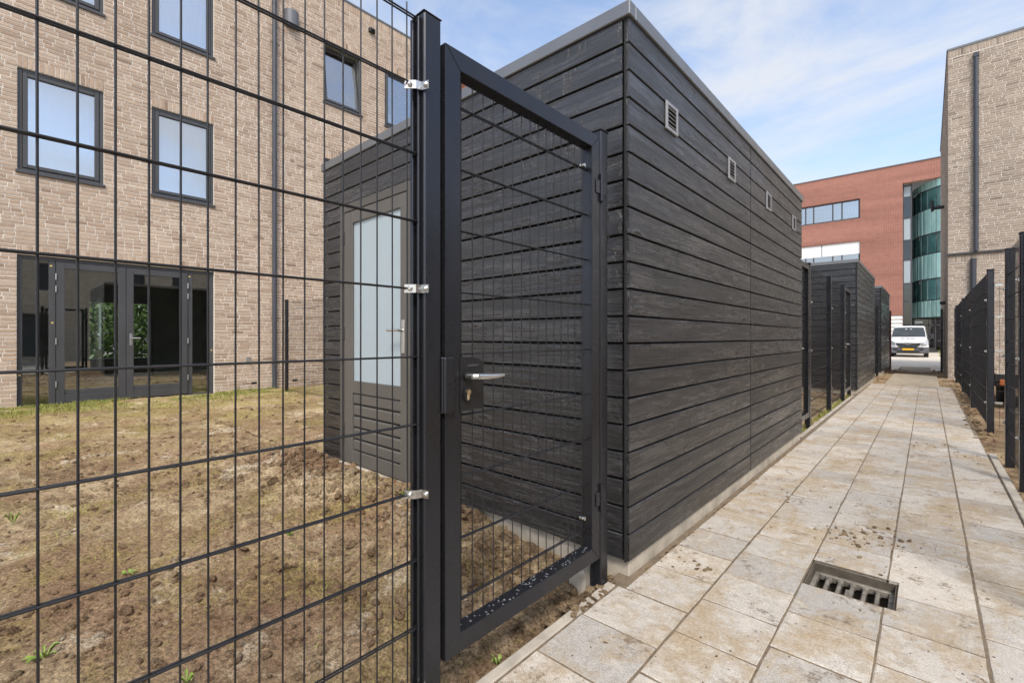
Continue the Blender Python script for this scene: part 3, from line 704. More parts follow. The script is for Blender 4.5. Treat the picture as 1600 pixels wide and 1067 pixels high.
        for q in range(5):
            z = .19+q*.094
            mb = MB(); mb.cbox((ga, f0+.005, z+.004), (gb, f1-.002, z+.09), .012); build(mb, 'door_panel', DOORWOOD, leaf)
        mb = MB(); mb.box((ga-.003, y+.008, gz0-.003), (gb+.003, y+.014, gz1+.003)); build(mb, 'pane', FROST, leaf)
        mb = MB()
        for k in (1, 2): mb.cbox((ga+(gb-ga)*k/3-.004, y+.004, gz0), (ga+(gb-ga)*k/3+.004, y+.0078, gz1), .001)
        mb = MB(); mb.cbox((-2.80, f0-.009, 1.0), (-2.765, f0, 1.24), .003); build(mb, 'lock_plate', ALU, leaf)
        mb = MB(); mb.path([(-2.782, f0-.005, 1.165), (-2.782, f0-.055, 1.165), (-2.90, f0-.06, 1.165)], .0095, 10); build(mb, 'handle', ALU, leaf)
        for z in (.36, 1.15, 1.95):
            mb = MB(); mb.tube((a-.004, f0-.008, z-.05), (a-.004, f0-.008, z+.05), .009, 8); build(mb, 'hinge', ALU, leaf)
    return s
ALU_W = simple('silver_grey_vent_metal', (.3, .3, .31), .4, .3, var=.05)
shed(1.937, 5.89, 'large black timber shed with white vents beside the closed gate')
shed(11.34, 15.32, 'second black timber shed along the path, behind the far fence panels', vents=False)
shed(17.7, 21.7, 'farthest black timber shed, last before the street', vents=False, door=False)
mb = MB(); mb.cbox((-1.13, 21.9, -.15), (-1.0, 22.3, 2.1), .01); build(mb, 'brick_pier', simple('red_brown_pier', (.19, .07, .05), .9, var=.3, nscale=14), label='narrow red brown pier at the path end past the last shed', cat='pier')

# ================================================================== mesh fences
FX = -1.113
def wire_mesh(name, axis, L, r, n=8):
    mb = MB(); d = {'z': (0, 0, L), 'y': (0, L, 0), 'x': (L, 0, 0)}[axis]; mb.tube((0, 0, 0), d, r, n); return mb.mesh(name, STEEL_FLAT)
def add_clip(owner, x, y, z):
    """bent stainless plate from the wires to the post, two bolts"""
    mb = MB(); h = .012; t = .003
    pts = [(x-.012, y-.042), (x+.013, y-.020), (x+.017, y-.004), (x+.040, y+.004)]
    prof = [(px, py) for px, py in pts]; off = [(px+.002, py-.003) for px, py in pts]
    poly = prof + off[::-1]
    mb.prism(poly, 2*h, Matrix.Translation((0, 0, z-h))); c = build(mb, 'clip', STAINLESS, owner)
    for (bx, by, dx, dy) in ((x+.002, y-.034, .6, -.75), (x+.033, y-.001, .25, -.95)):
        mb = MB(); d = Vector((dx, dy, 0)).normalized(); p = Vector((bx, by, z)); mb.tube(p, p+d*.006, .008, 12, r2=.0072); mb.tube(p+d*.006, p+d*.009, .0072, 12, r2=.0035); build(mb, 'bolt', STAINLESS, c)
    return c
fence = empty('mesh_fence', (FX, -.2, 0), 'black welded wire mesh fence panel in the left foreground', 'fence')
mb = MB(); mb.cbox((-1.143, .822, -.3), (-1.082, .884, 2.062), .004); post = build(mb, 'post', STEEL, fence)
mb = MB(); mb.cbox((-1.143, .819, 2.062), (-1.081, .887, 2.066), .002); build(mb, 'cap', BLACKPLASTIC, post)
mb = MB(); mb.cbox((-1.135, .809, .0), (-1.122, .8215, 2.05), .002); mb.cbox((-1.106, .812, .0), (-1.098, .8215, 2.05), .002); build(mb, 'cover_strip', STEEL, post)
wv = wire_mesh('vertical_wire', 'z', 2.055, .0021)
for k in range(-13, 16):
    inst('vertical_wire', wv, (FX, .0425+.0495*k, .025), fence, (rt.uniform(-.0012, .0012), rt.uniform(-.001, .001), 0))
wh = wire_mesh('horizontal_wire', 'y', 1.5, .0026)
for k in range(0, 11):
    z = .068+k*.198
    for dx in (-.0048, .0048): inst('horizontal_wire', wh, (FX+dx, -.68, z), fence)
for z in (1.842, 1.255, .663, .098): add_clip(fence, FX+.006, .822, z)
def far_panel(owner, p, q, z0, z1, vs=.05, name='mesh_panel'):
    """a whole panel of thin wires between two points"""
    p, q = Vector(p), Vector(q); d = (q-p); L = d.length; d.normalize(); n = Vector((-d.y, d.x, 0)); mb = MB()
    k = vs/2
    while k < L: mb.tube(p+d*k+Vector((0, 0, z0)), p+d*k+Vector((0, 0, z1+.02)), .0022, 4, cap=False); k += vs
    z = z0+.03
    while z < z1+.005:
        for s in (-.0048, .0048): mb.tube(p+n*s+Vector((0, 0, z)), q+n*s+Vector((0, 0, z)), .0027, 4, cap=False)
        z += .1985
    return build(mb, name, STEEL_FLAT, owner, kind='stuff')
def far_post(owner, x, y, h, w=.06, clips=0, cd=(0, -1)):
    mb = MB(); mb.cbox((x-w/2, y-w/2, -.25), (x+w/2, y+w/2, h), .005); o = build(mb, 'post', STEEL, owner)
    mb = MB(); mb.cbox((x-w/2-.003, y-w/2-.003, h), (x+w/2+.003, y+w/2+.003, h+.012), .003); build(mb, 'cap', BLACKPLASTIC, o)
    for z in ((.35, .95, 1.55) if clips else ()):
        mb = MB(); s = clips; mb.cbox((x+s*(w/2), y-.028, z-.014), (x+s*(w/2+.012), y+.028, z+.014), .003); c = build(mb, 'clip', STAINLESS, o)
        mb = MB(); mb.tube((x+s*(w/2+.012), y-.012, z), (x+s*(w/2+.022), y-.012, z), .009, 8); build(mb, 'bolt', STAINLESS, c)
    return o
# divider between the gardens
dv = empty('garden_divider_fence', (-6.8, 3.9, 0), 'thin wire divider fence between shed and house in the garden', 'fence')
far_post(dv, -9.6, 3.86, 1.86); far_post(dv, -7.0, 3.86, 1.86); far_post(dv, -4.35, 3.86, 1.86)
far_panel(dv, (-9.57, 3.83, 0), (-7.03, 3.83, 0), .05, 1.8); far_panel(dv, (-6.97, 3.83, 0), (-4.38, 3.83, 0), .05, 1.8)
# fence between first and second shed
f2 = empty('mesh_fence', (-1.11, 8.3, 0), 'black mesh fence panels between the first and second shed', 'fence')
for y in (6.75, 8.42, 9.95): far_post(f2, -1.11, y, 2.03, clips=1)
far_panel(f2, (-1.125, 6.78, 0), (-1.125, 8.39, 0), .06, 2.0); far_panel(f2, (-1.125, 8.45, 0), (-1.125, 9.92, 0), .06, 2.0)
f3 = empty('mesh_fence', (-1.11, 16.5, 0), 'dark mesh fence in the gap before the farthest shed', 'fence')
for y in (15.6, 17.45): far_post(f3, -1.11, y, 2.03)
far_panel(f3, (-1.12, 15.63, 0), (-1.12, 17.42, 0), .06, 2.0)
# right-hand fences
RX = .53
f4 = empty('mesh_fence', (RX, 4.4, 0), 'black mesh fence cut by the right edge of the picture', 'fence')
for y in (2.6, 5.19, 6.06): far_post(f4, RX+.02, y, 1.9, clips=-1)
far_panel(f4, (RX+.01, 2.63, 0), (RX+.01, 5.16, 0), .06, 1.87, .05); far_panel(f4, (RX+.01, 5.22, 0), (RX+.01, 6.03, 0), .06, 1.87, .05)
f5 = empty('mesh_fence', (RX, 12, 0), 'black mesh fence running along the right of the path to the brick building', 'fence')
for y in (7.78, 10.46, 13.17, 16.0): far_post(f5, RX+.02, y, 1.9, clips=-1)
for a, b in ((7.81, 10.43), (10.49, 13.14), (13.2, 15.97), (16.03, 17.25)): far_panel(f5, (RX+.01, a, 0), (RX+.01, b, 0), .06, 1.87, .05)
f6 = empty('mesh_fence', (2, 7.78, 0), 'open wire fence running away to the right from the fence gap', 'fence')
far_panel(f6, (RX+.07, 7.78, 0), (3.0, 7.78, 0), .06, 1.8, .05); far_post(f6, 3.03, 7.78, 1.9)
for z in (.35, .95, 1.35, 1.72):
    mb = MB(); mb.cbox((RX+.05, 7.745, z-.014), (RX+.12, 7.757, z+.014), .003); build(mb, 'clip', STAINLESS, f6)
tl = empty('trailer', (1.5, 11.4, 0), 'low dark trailer with an orange lamp behind the open wire fence', 'trailer')
mb = MB(); mb.cbox((.78, 10.4, .34), (2.2, 12.6, .42), .02); mb.cbox((.78, 10.4, .42), (2.2, 10.44, .54), .008); mb.cbox((.78, 10.44, .42), (.82, 12.6, .54), .008); mb.cbox((2.16, 10.44, .42), (2.2, 12.6, .54), .008); build(mb, 'body', BLACKPLASTIC, tl)
mb = MB(); mb.cbox((.83, 10.375, .37), (.99, 10.398, .46), .01); build(mb, 'lamp', simple('orange_lamp_lens', (.32, .09, .03), .2), tl)
for x in (.9, 1.95):
    mb = MB(); mb.tube((x, 11.6, .2), (x+.14, 11.6, .2), .22, 20); build(mb, 'wheel', simple('trailer_tyre', (.02, .02, .02), .8), tl)

# ================================================================== gates
def frame_piece(mb, a, b, w, x0, x1, inward):
    """mitred bar in the YZ plane from outer corner a to outer corner b, width w towards 'inward'"""
    a, b = Vector(a), Vector(b); d = (b-a).normalized(); n = Vector(inward)
    P = [a, b, b-d*w+n*w, a+d*w+n*w]; e = .0006
    vs = [(x0, p.x, p.y) for p in P] + [(x1, p.x, p.y) for p in P]
    fs = [(0, 1, 2, 3), (7, 6, 5, 4)] + [((k+1) % 4, k, 4+k, 4+(k+1) % 4) for k in range(4)]
    c = sum((Vector(v) for v in vs), Vector())/8; out = []
    for f in fs:
        p = [Vector(vs[i]) for i in f]; nn = (p[1]-p[0]).cross(p[2]-p[0]); out.append(f if nn.dot(sum(p, Vector())/len(p)-c) > 0 else f[::-1])
    mb.add(vs, out)
def gate(y0, y1, label, full=True, z0=.132, z1=2.007):
    X0, X1 = -1.135, -1.083; w = .062
    g = empty('mesh_gate', (-1.11, (y0+y1)/2, 0), label, 'gate', 'mesh gates along the path')
    gap = .0007
    for nm, a, b, n in (('stile', (y0, z0), (y0, z1), (1, 0)), ('stile', (y1, z1), (y1, z0), (-1, 0)), ('rail', (y0, z1), (y1, z1), (0, -1)), ('rail', (y1, z0), (y0, z0), (0, 1))):
        mb = MB(); frame_piece(mb, a, b, w, X0, X1, n)
        if full:
            o = build(mb, nm, STEEL, g); md = o.modifiers.new('bevel', 'BEVEL'); md.width = .0022; md.segments = 2; md.limit_method = 'ANGLE'
        else: build(mb, nm, STEEL, g)
    if full:
        L = z1-z0-2*w; me = wire_mesh('vertical_wire', 'z', L+.01, .0019); k = y0+w+.028
        while k < y1-w-.01: inst('vertical_wire', me, (-1.113, k, z0+w-.005), g); k += .0495
        mh = wire_mesh('horizontal_wire', 'y', y1-y0-2*w+.01, .0025)
        for q in range(9):
            for dx in (-.0045, .0045): inst('horizontal_wire', mh, (-1.113+dx, y0+w-.005, .276+q*.1965), g)
    else: far_panel(g, (-1.113, y0+w, 0), (-1.113, y1-w, 0), z0+w, z1-w-.02)
    # lock case with handle and cylinder
    yl = y0+w; pts = [(yl-.004, .885), (yl+.095, .885), (yl+.095, 1.03)] + [(yl+.095-.06*(1-math.cos(t)), 1.03+.022*math.sin(t)) for t in (PI/8, PI/4, 3*PI/8, PI/2)] + [(yl-.004, 1.054)]
    Mx = Matrix(((0, 0, 1, -1.125), (1, 0, 0, 0), (0, 1, 0, 0), (0, 0, 0, 1)))
    mb = MB(); mb.prism(pts, .045, Mx); lock = build(mb, 'lock_case', BLACKPLASTIC, g); 
    md = lock.modifiers.new('bevel', 'BEVEL'); md.width = .003; md.segments = 2; md.limit_method = 'ANGLE'
    xf = -1.08; yh = yl+.022
    mb = MB(); mb.tube((xf, yh, .993), (xf+.01, yh, .993), .0155, 18); build(mb, 'rosette', BLACKPLASTIC, lock)
    mb = MB(); mb.path([(xf+.008, yh, .993), (xf+.03, yh+.001, .993), (xf+.042, yh+.012, .993)], [.0095, .0092, .0096], 14)
    mb.path([(xf+.042, yh+.010, .993), (xf+.046, yh+.05, .991), (xf+.044, yh+.1, .990), (xf+.04, yh+.128, .991)], [.0098, .0094, .0078, .0062], 14); build(mb, 'handle', ALU, lock)
    mb = MB(); N = 20; pl = [(yh+.015*math.cos(2*PI*k/N), .935+.023*math.sin(2*PI*k/N)) for k in range(N)]; mb.prism(pl, .008, Matrix(((0, 0, 1, xf), (1, 0, 0, 0), (0, 1, 0, 0), (0, 0, 0, 1)))); esc = build(mb, 'escutcheon', BLACKPLASTIC, lock)
    mb = MB(); N = 14; mb.tube((xf+.006, yh, .943), (xf+.0125, yh, .943), .0085, N); mb.cbox((xf+.006, yh-.005, .918), (xf+.012, yh+.005, .943), .002); cy = build(mb, 'key_cylinder', BRASS, lock)
    if full: 
        text_mesh('embossed_lettering', 'LOCINOX', .0105, simple('worn_emboss', (.09, .09, .095), .5), Matrix(((0, 0, 1, xf+.0003), (1, 0, 0, yl+.05), (0, 1, 0, 1.022), (0, 0, 0, 1))), lock)
        # bolts holding the mesh, specks modelled in place of raindrop glints on the bottom rail
        for z in (1.86, .33):
            mb = MB(); mb.tube((-1.116, y1-w-.012, z), (-1.116, y1-w-.04, z), .006, 8); mb.tube((-1.10, y1-w-.03, z), (-1.125, y1-w-.03, z), .008, 8); build(mb, 'bolt', STAINLESS, g)
        rg = random.Random(2); mb = MB()
        for k in range(90):
            p = (rg.uniform(X0+.004, X1-.003), rg.uniform(y0+w+.004, y1-w-.004), z0+w+.0005); r = rg.uniform(.0012, .0042); a = rg.uniform(0, 6)
            mb.add([(p[0]+r*math.cos(a+t*2.09)*1.5, p[1]+r*math.sin(a+t*2.09)*1.5, p[2]) for t in range(3)] + [(p[0], p[1], p[2]+r*.9)], [(0, 1, 3), (1, 2, 3), (2, 0, 3)])
        build(mb, 'glint_specks', simple('raindrop_glint', (.12, .125, .14), .6, var=.3, nscale=60), g, kind='stuff')
    return g
gate(.90, 1.785, 'closed black mesh gate with steel handle in the foreground')
gate(5.86, 6.70, 'black mesh gate hinged on the far corner of the large shed', full=False)
gate(10.0, 10.85, 'black mesh gate just before the second shed', full=False)
gate(16.1, 16.95, 'dark mesh gate close to the farthest shed', full=False) if False else None
# strike on the latch post
sk = MB(); sk.cbox((-1.135, .8865, .885), (-1.080, .897, 1.055), .003); sk.cbox((-1.0795, .8865, .885), (-1.068, .926, 1.055), .004); build(sk, 'strike_box', STEEL, fence)
# hinge post of the front gate
hp = empty('hinge_post', (-1.11, 1.83, 0), 'black square hinge post between the closed gate and shed corner', 'post')
mb = MB(); mb.cbox((-1.145, 1.80, -.3), (-1.086, 1.860, 2.045), .004); build(mb, 'post', STEEL, hp)
mb = MB(); mb.cbox((-1.148, 1.797, 2.045), (-1.083, 1.863, 2.052), .002); build(mb, 'cap', BLACKPLASTIC, hp)
for z in (.4, 1.78):
    mb = MB(); mb.tube((-1.078, 1.793, z-.06), (-1.078, 1.793, z+.06), .0095, 12); mb.cbox((-1.086, 1.795, z-.03), (-1.078, 1.83, z+.03), .002); mb.cbox((-1.083, 1.75, z-.03), (-1.0775, 1.79, z+.03), .002); build(mb, 'hinge', STEEL, hp)
mb = MB(); cp = [(-1.075, 1.868-.004*k, 1.62-.02*k) for k in range(4)] 
mb.path([(-1.10, 1.872, 1.72), (-1.085, 1.871, 1.66), (-1.08, 1.866, 1.60), (-1.088, 1.862, 1.545)], .0028, 6); build(mb, 'cable', BLACKPLASTIC, hp)
mb = MB(); mb.cbox((-1.24, 1.76, -.25), (-1.148, 1.9, .055), .012); build(mb, 'post_footing', simple('foundation_concrete', (.36, .32, .26), .95, var=.3, nscale=12, bump=.6), hp)
hp2 = empty('hinge_post', (-1.11, 10.9, 0), 'black gate post standing against the second shed', 'post')
mb = MB(); mb.cbox((-1.145, 10.87, -.3), (-1.086, 10.93, 2.045), .004); build(mb, 'post', STEEL, hp2)
# open gate at the street end
og = empty('open_gate', (.36, 21.2, 0), 'open dark metal gate seen edge on against the bright brick wall', 'gate')
mb = MB(); mb.cbox((.33, 20.7, .05), (.37, 21.5, 2.0), .01); mb.cbox((.32, 20.62, -.2), (.38, 20.69, 2.05), .01); build(mb, 'panel', STEEL, og)
mb = MB(); mb.path([(.33, 20.78, 1.0), (.27, 20.78, 1.0), (.27, 20.9, 1.0)], .012, 8); build(mb, 'handle', ALU, og)

# ================================================================== right brick building
rb_ = empty('brick_building', (3, 20, 0), 'pale grey brick building with a black downpipe beyond the right fence', 'building')
BX, BY = .42, 17.3
mb = MB(); mb.box((BX, BY, -.3), (12, 26.4, 8.9)); build(mb, 'mortar_wall', MORTAR, rb_)
def pick_rb(p):
    q = in_view(p)
    if not q or not (1484 < q[0] < 1598 and 60 < q[1] < 400): return None
    return q[2]
def tint_clamp(a, z, t): return t
brick_wall(rb_, (0, BY-.001, 0), (1, 0, 0), (0, -1, 0), BX, 4.6, .0, 8.7, [], BRICK2, 300, 21, [(BX, 4.6, 8.70, 8.88), (BX, 4.6, 3.13, 3.32)], pickfn=pick_rb)
brick_wall(rb_, (BX-.001, 26.4, 0), (0, -1, 0), (-1, 0, 0), 0, 9.1, .0, 8.7, [], BRICK2, 0, 22, [(0, 9.1, 8.70, 8.88)])
mb = MB(); mb.box((BX-.03, BY-.03, 8.9), (12, 26.43, 8.95)); build(mb, 'roof_trim', TRIM, rb_)
mb = MB(); mb.cbox((BX-.03, BY-.055, 3.33), (4.6, BY-.0015, 3.385), .006); build(mb, 'ledge', FRAME, rb_)
rp = empty('downpipe', (.957, BY-.08, 0), 'black downpipe on the pale grey brick building at right', 'downpipe')
mb = MB(); mb.tube((.957, BY-.06, 3.4), (.957, BY-.06, 8.52), .05, 12); mb.cbox((.9, BY-.115, 8.5), (1.014, BY-.01, 8.62), .01); build(mb, 'pipe', PIPE, rp)
mb = MB(); mb.tube((.905, BY-.06, -.1), (.905, BY-.06, 3.2), .062, 12); build(mb, 'lower_pipe', PIPE, rp)
for zz in (4.6, 5.7, 7.2):
    mb = MB(); mb.tube((.957, BY-.06, zz-.03), (.957, BY-.06, zz+.03), .056, 12); build(mb, 'bracket', PIPE, rp)
mb = MB(); mb.cbox((BX-.14, 19.0, 2.1), (BX-.012, 19.1, 2.2), .02); build(mb, 'wall_spotlight', BLACKPLASTIC, label='tiny dark spotlight on the bright side of the pale brick building', cat='spotlight')
mb = MB(); mb.cbox((BX-.3, 20.5, 5.3), (BX-.012, 20.6, 5.4), .02); mb.cbox((BX-.34, 20.47, 5.25), (BX-.26, 20.63, 5.6), .02); build(mb, 'wall_lamp', BLACKPLASTIC, label='dark bracket lamp high on the side of the pale brick building', cat='wall lamp')

# row of houses across the gardens, seen mirrored in the glazing and gloss paint
opp = empty('terraced_row', (18, 4, 0), 'beige brick row of houses mirrored in the glazed garden doors', 'houses')
mb = MB(); oo = [(y, y+1.0, z, z+1.5) for y in (-7, -4.6, -1, 1.4, 5, 7.4, 11, 13.4) for z in (3.7,)] + [(y, y+2.6, .05, 2.4) for y in (-6.8, -.8, 5.2, 11.2)]
holed_wall(mb, (15, 0, 0), (0, 1, 0), (-1, 0, 0), -9, 16, -.3, 6.2, oo, .25); build(mb, 'wall', simple('beige_row_brick', (.45, .37, .28), .9, var=.25, nscale=5), opp)
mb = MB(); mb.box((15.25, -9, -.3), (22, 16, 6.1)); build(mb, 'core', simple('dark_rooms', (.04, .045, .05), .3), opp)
mb = MB(); mb.box((14.95, -9.05, 6.2), (22.05, 16.05, 6.28)); build(mb, 'roof_trim', TRIM, opp)
for (a, b, c, d) in oo:
    mb = MB(); mb.box((15.1, a, c), (15.16, a+.07, d)); mb.box((15.1, b-.07, c), (15.16, b, d)); mb.box((15.1, a+.07, c), (15.16, b-.07, c+.07)); mb.box((15.1, a+.07, d-.07), (15.16, b-.07, d)); build(mb, 'window', FRAME, opp)

# ================================================================== red office building
def mat_redfacade():
    t = NT('red_facade_brick'); v = t.coord('World')
    s = t.new('SeparateXYZ'); t.l.new(v, s.inputs[0]); c = t.new('CombineXYZ'); t.l.new(s.outputs[0], c.inputs[0]); t.l.new(s.outputs[2], c.inputs[1])
    b = t.new('TexBrick'); t.l.new(c.outputs[0], b.inputs['Vector']); b.inputs['Scale'].default_value = 1; b.inputs['Brick Width'].default_value = .3; b.inputs['Row Height'].default_value = .085; b.inputs['Mortar Size'].default_value = .012
    b.inputs['Color1'].default_value = (.30, .125, .095, 1); b.inputs['Color2'].default_value = (.235, .098, .075, 1); b.inputs['Mortar'].default_value = (.40, .24, .19, 1)
    band = t.noise(t.coord('World', (.06, .06, 1.1)), 1, 4, .6)
    col = t.mix(.6, b.outputs['Color'], t.ramp(band, [(.35, (.7, .68, .68)), (.65, (1.3, 1.25, 1.25))]), 'MULTIPLY')
    t.set(color=col, rough=.9, spec=.2); return t.m
REDF = mat_redfacade()
ob = empty('office_building', (-8, 50, -.1), 'red brick office building with teal glass stair tower behind the van', 'building')
mb = MB()
rops = [(-12.5, -4.17, 11.05, 12.7), (-12.5, -4.17, 7.5, 9.15), (-12.5, -4.17, 3.9, 5.6), (-26, -16, 11.05, 12.7), (-26, -16, 7.5, 9.15), (-1.46, 9, -.3, 13.35), (-3.6, -1.462, -.1, 2.87)]
holed_wall(mb, (0, 48, 0), (1, 0, 0), (0, -1, 0), -45, 9, -.3, 14.85, rops, .5)
mb.box((9, 48, -.3), (25, 48.5, 14.85)); build(mb, 'wall', REDF, ob)
mb = MB(); mb.box((-45, 48.5, 14.4), (25, 62, 14.8)); mb.box((-45.05, 47.95, 14.85), (25, 48.55, 14.92)); build(mb, 'roof', TRIM, ob)
DARKGL = mat_glass('dark_entrance_glass', (.12, .16, .18), 1.0, .03)
BLUEGL = mat_glass('blue_office_glass', (.35, .45, .5), 2.2, .3)
mb = MB(); mb.box((-45, 48.9, -.2), (-1.5, 49.0, 14.4)); build(mb, 'inner_wall', simple('pale_office_interior', (.55, .58, .6), .9), ob)
for (a, b, c, d) in rops[:5]:
    mb = MB(); t = .12; mb.box((a, 48.12, c), (b, 48.22, c+t)); mb.box((a, 48.12, d-t), (b, 48.22, d)); mb.box((a, 48.12, c+t), (a+t, 48.22, d-t)); mb.box((b-t, 48.12, c+t), (b, 48.22, d-t))
    wd = [0, 1.25, 1.9, 3.3, 3.9, 5.3, 5.9, 7.0]
    for u in wd[1:]:
        if b-u > a+.3: mb.box((b-u-.05, 48.13, c+t), (b-u+.05, 48.21, d-t))
    wf = build(mb, 'window', FRAME, ob); prev = b-t
    for u in wd[1:]+[99]:
        lo = max(a+t, b-u+.05)
        if prev-lo > .1:
            pm = MB(); pm.box((lo, 48.16, c+t), (prev, 48.17, d-t)); build(pm, 'pane', BLUEGL, wf)
        prev = b-u-.05
        if prev < a: break
    if c == 7.5 and a > -15:
        pm = MB(); pm.box((a+t, 48.10, c+.62), (-6.9, 48.115, d-.02)); pm.box((-6.82, 48.10, c+.62), (b-.02, 48.115, d-.02)); build(pm, 'sun_screen', simple('white_screen', (.75, .75, .74), .8, var=.04), wf)
# garage shutter
for k in range(9):
    mb = MB(); z = 2.86-k*.31; mb.add([(-3.6, 48.1, z), (-1.47, 48.1, z), (-1.47, 47.98, z-.26), (-3.6, 47.98, z-.26), (-3.6, 48.1, z-.31), (-1.47, 48.1, z-.31)], [(0, 3, 2, 1), (3, 4, 5, 2)]); build(mb, 'shutter_slat', simple('white_shutter', (.74, .73, .7), .6, var=.03) if k == 0 else bpy.data.materials['white_shutter'], ob)
# narrow glazed strip and curved teal tower
mb = MB(); mb.box((-1.459, 48.5, -.1), (-1.40, 48.6, 13.34)); mb.box((-.98, 48.5, -.1), (-.9, 48.6, 13.34)); 
zs = [2.0, 4.0, 5.4, 7.3, 8.85, 10.65, 12.3, 13.2]
for z in zs: mb.box((-1.40, 48.5, z-.05), (-.98, 48.6, z+.05))
st = build(mb, 'glazed_strip', FRAME, ob)
for i in range(len(zs)-1):
    mb = MB(); mb.box((-1.40, 48.54, zs[i]+.05), (-.98, 48.55, zs[i+1]-.05)); build(mb, 'pane', FROST if i in (2, 4, 6) else DARKGL, st)  # pale frosted panes stand in for sky reflected in the strip
TEAL = NT('teal_glazed_panel'); tw = TEAL.coord('World')
TEAL.set(color=TEAL.mix(1, TEAL.ramp(TEAL.noise(TEAL.coord('World', (2, 2, .5)), 1.5, 5, .6), [(.3, (.24, .48, .46)), (.7, (.45, .68, .64))]), TEAL.ramp(TEAL.rand(), [(0, .75), (1, 1.25)]), 'MULTIPLY'), rough=.22, spec=.6); TEAL = TEAL.m
tc0, tR = (4.2, 52.0), 5.2
def arc(a0, a1, z0, z1, r, th=.06):
    mb = MB(); n = 3; vs = []
    for rr in (r, r-th):
        for k in range(n+1):
            a = a0+(a1-a0)*k/n
            for z in (z0, z1): vs.append((tc0[0]-rr*math.cos(a), tc0[1]-rr*math.sin(a), z))
    q = 2*(n+1); fs = []
    for k in range(n): fs += [(2*k, 2*k+2, 2*k+3, 2*k+1), (q+2*k, q+2*k+1, q+2*k+3, q+2*k+2), (2*k, q+2*k, q+2*k+2, 2*k+2), (2*k+1, 2*k+3, q+2*k+3, q+2*k+1)]
    fs += [(0, 1, q+1, q), (2*n, q+2*n, q+2*n+1, 2*n+1)]
    return mb.add(vs, fs)
stair = [(2.66, 4.02, 1), (4.02, 5.67, 0), (5.67, 7.64, 1), (7.64, 9.2, 0), (9.2, 11.19, 1), (11.19, 12.7, 0), (12.7, 13.33, 1)]
A0, A1 = math.radians(2), math.radians(78)
for (c, d, solid) in stair:
    n = 16 if solid else 9
    fr = build(arc(A0, A1, c-.04, c+.04, tR+.05), 'ring', FRAME, ob)
    for k in range(n):
        a = A0+(A1-A0)*k/n+.009; b = A0+(A1-A0)*(k+1)/n-.009
        build(arc(a, b, c+.045, d-.045, tR+(.03 if solid else -.05)), 'teal_panel' if solid else 'tower_pane', TEAL if solid else (TEALGL if 'TEALGL' in globals() else globals().setdefault('TEALGL', simple('dark_teal_glass', (.08, .19, .185), .08, 0, .9, .5, .6))), ob)
mb = MB(); mb.box((-1.4, 53.5, -.1), (9, 53.7, 13.3)); mb.box((-1.46, 48.6, -.1), (-1.41, 53.5, 13.34)); build(mb, 'recess_wall', simple('dark_recess', (.05, .055, .06), .7), ob)
mb = MB()
for c in (5.67, 9.2): mb.box((-.5, 49.8, c-.3), (8, 53.4, c))
build(mb, 'tower_floor', simple('tower_slab', (.25, .26, .25), .8), ob)
mb = MB(); mb.box((-.9, 50.6, -.1), (6, 50.66, 2.6)); ent = build(mb, 'entrance', DARKGL, ob)
mb = MB()
for x in (-.85, .05, .45, 1.3): mb.box((x, 50.5, -.1), (x+.07, 50.58, 2.6))
mb.box((-.85, 50.5, 2.05), (3, 50.58, 2.15)); build(mb, 'entrance_frame', FRAME, ent)
mb = MB(); mb.cbox((-.78, 50.2, 2.25), (-.3, 50.3, 2.42), .02); build(mb, 'entrance_sign', simple('pale_sign', (.5, .62, .6), .5), ent)

# ================================================================== van
van = empty('delivery_van', (-.85, 37.2, -.1), 'white delivery van with dark bumper and yellow number plate facing the path', 'van')
VX, VY, VZ = -.87, 37.0, -.1
VWHITE = NT('white_van_paint'); VWHITE.set(color=(.72, .72, .72), rough=.25, coat=.6, coatr=.05); VWHITE = VWHITE.m
VGREY = simple('grey_bumper_and_shade', (.1, .1, .115), .5); VDARK = simple('dark_grille', (.03, .03, .036), .45); VGL = simple('windscreen_glass', (.035, .045, .05), .06, 0, .8, .3, 1.2)
def section(y, zb, zt, hb, hm, ht, n=5):
    """half outline of a van section: bottom, waist, roof with rounded shoulders"""
    zm = .62; r = min(.12, (zt-zb)*.25)
    pts = [(hb*.8, zb), (hb, zb+.06), (hm, zm)]
    for k in range(n+1):
        a = PI/2*k/n; pts.append((ht-r+r*math.cos(a), zt-r+r*math.sin(a)))
    pts.append((ht*.5, zt+.012)); 
    full = pts + [(0, zt+.018)] + [(-x, z) for x, z in pts[::-1]]
    return [(VX+x, VY+y, VZ+z) for x, z in full]
secs = [section(*a) for a in ((0, .30, .80, .70, .74, .62), (.05, .24, .98, .80, .84, .78), (.22, .22, 1.07, .90, .93, .86), (.55, .22, 1.16, .93, .95, .88), (.80, .22, 1.24, .94, .955, .86), (1.05, .22, 1.5, .94, .955, .82), (1.42, .22, 1.86, .94, .955, .76), (1.75, .22, 1.93, .94, .955, .77), (2.6, .22, 1.95, .94, .955, .79), (4.7, .22, 1.95, .94, .955, .79), (4.9, .3, 1.9, .9, .92, .76))]
mb = MB(); n = len(secs[0]); vs = [p for s in secs for p in s]
mb.add(vs, [(j*n+i, j*n+i+1, (j+1)*n+i+1, (j+1)*n+i) for j in range(len(secs)-1) for i in range(n-1)] + [(j*n+n-1, j*n, (j+1)*n, (j+1)*n+n-1) for j in range(len(secs)-1)], smooth=True)
H = len(secs[0]); i2 = 2; fr_ = list(range(n)); lowf = [0, 1, 2, n-3, n-2, n-1]; upf = list(range(2, n-2))
mb.add(vs, [tuple(lowf), tuple(upf), tuple(range((len(secs)-1)*n, len(secs)*n))[::-1]])
mb.mi = [1 if (sum(mb.v[i][2] for i in f)/len(f) < VZ+.60 and min(mb.v[i][1] for i in f) < VY+.6) else 0 for f in mb.f]  # lower front greyed for the shade on it, along with the bumper
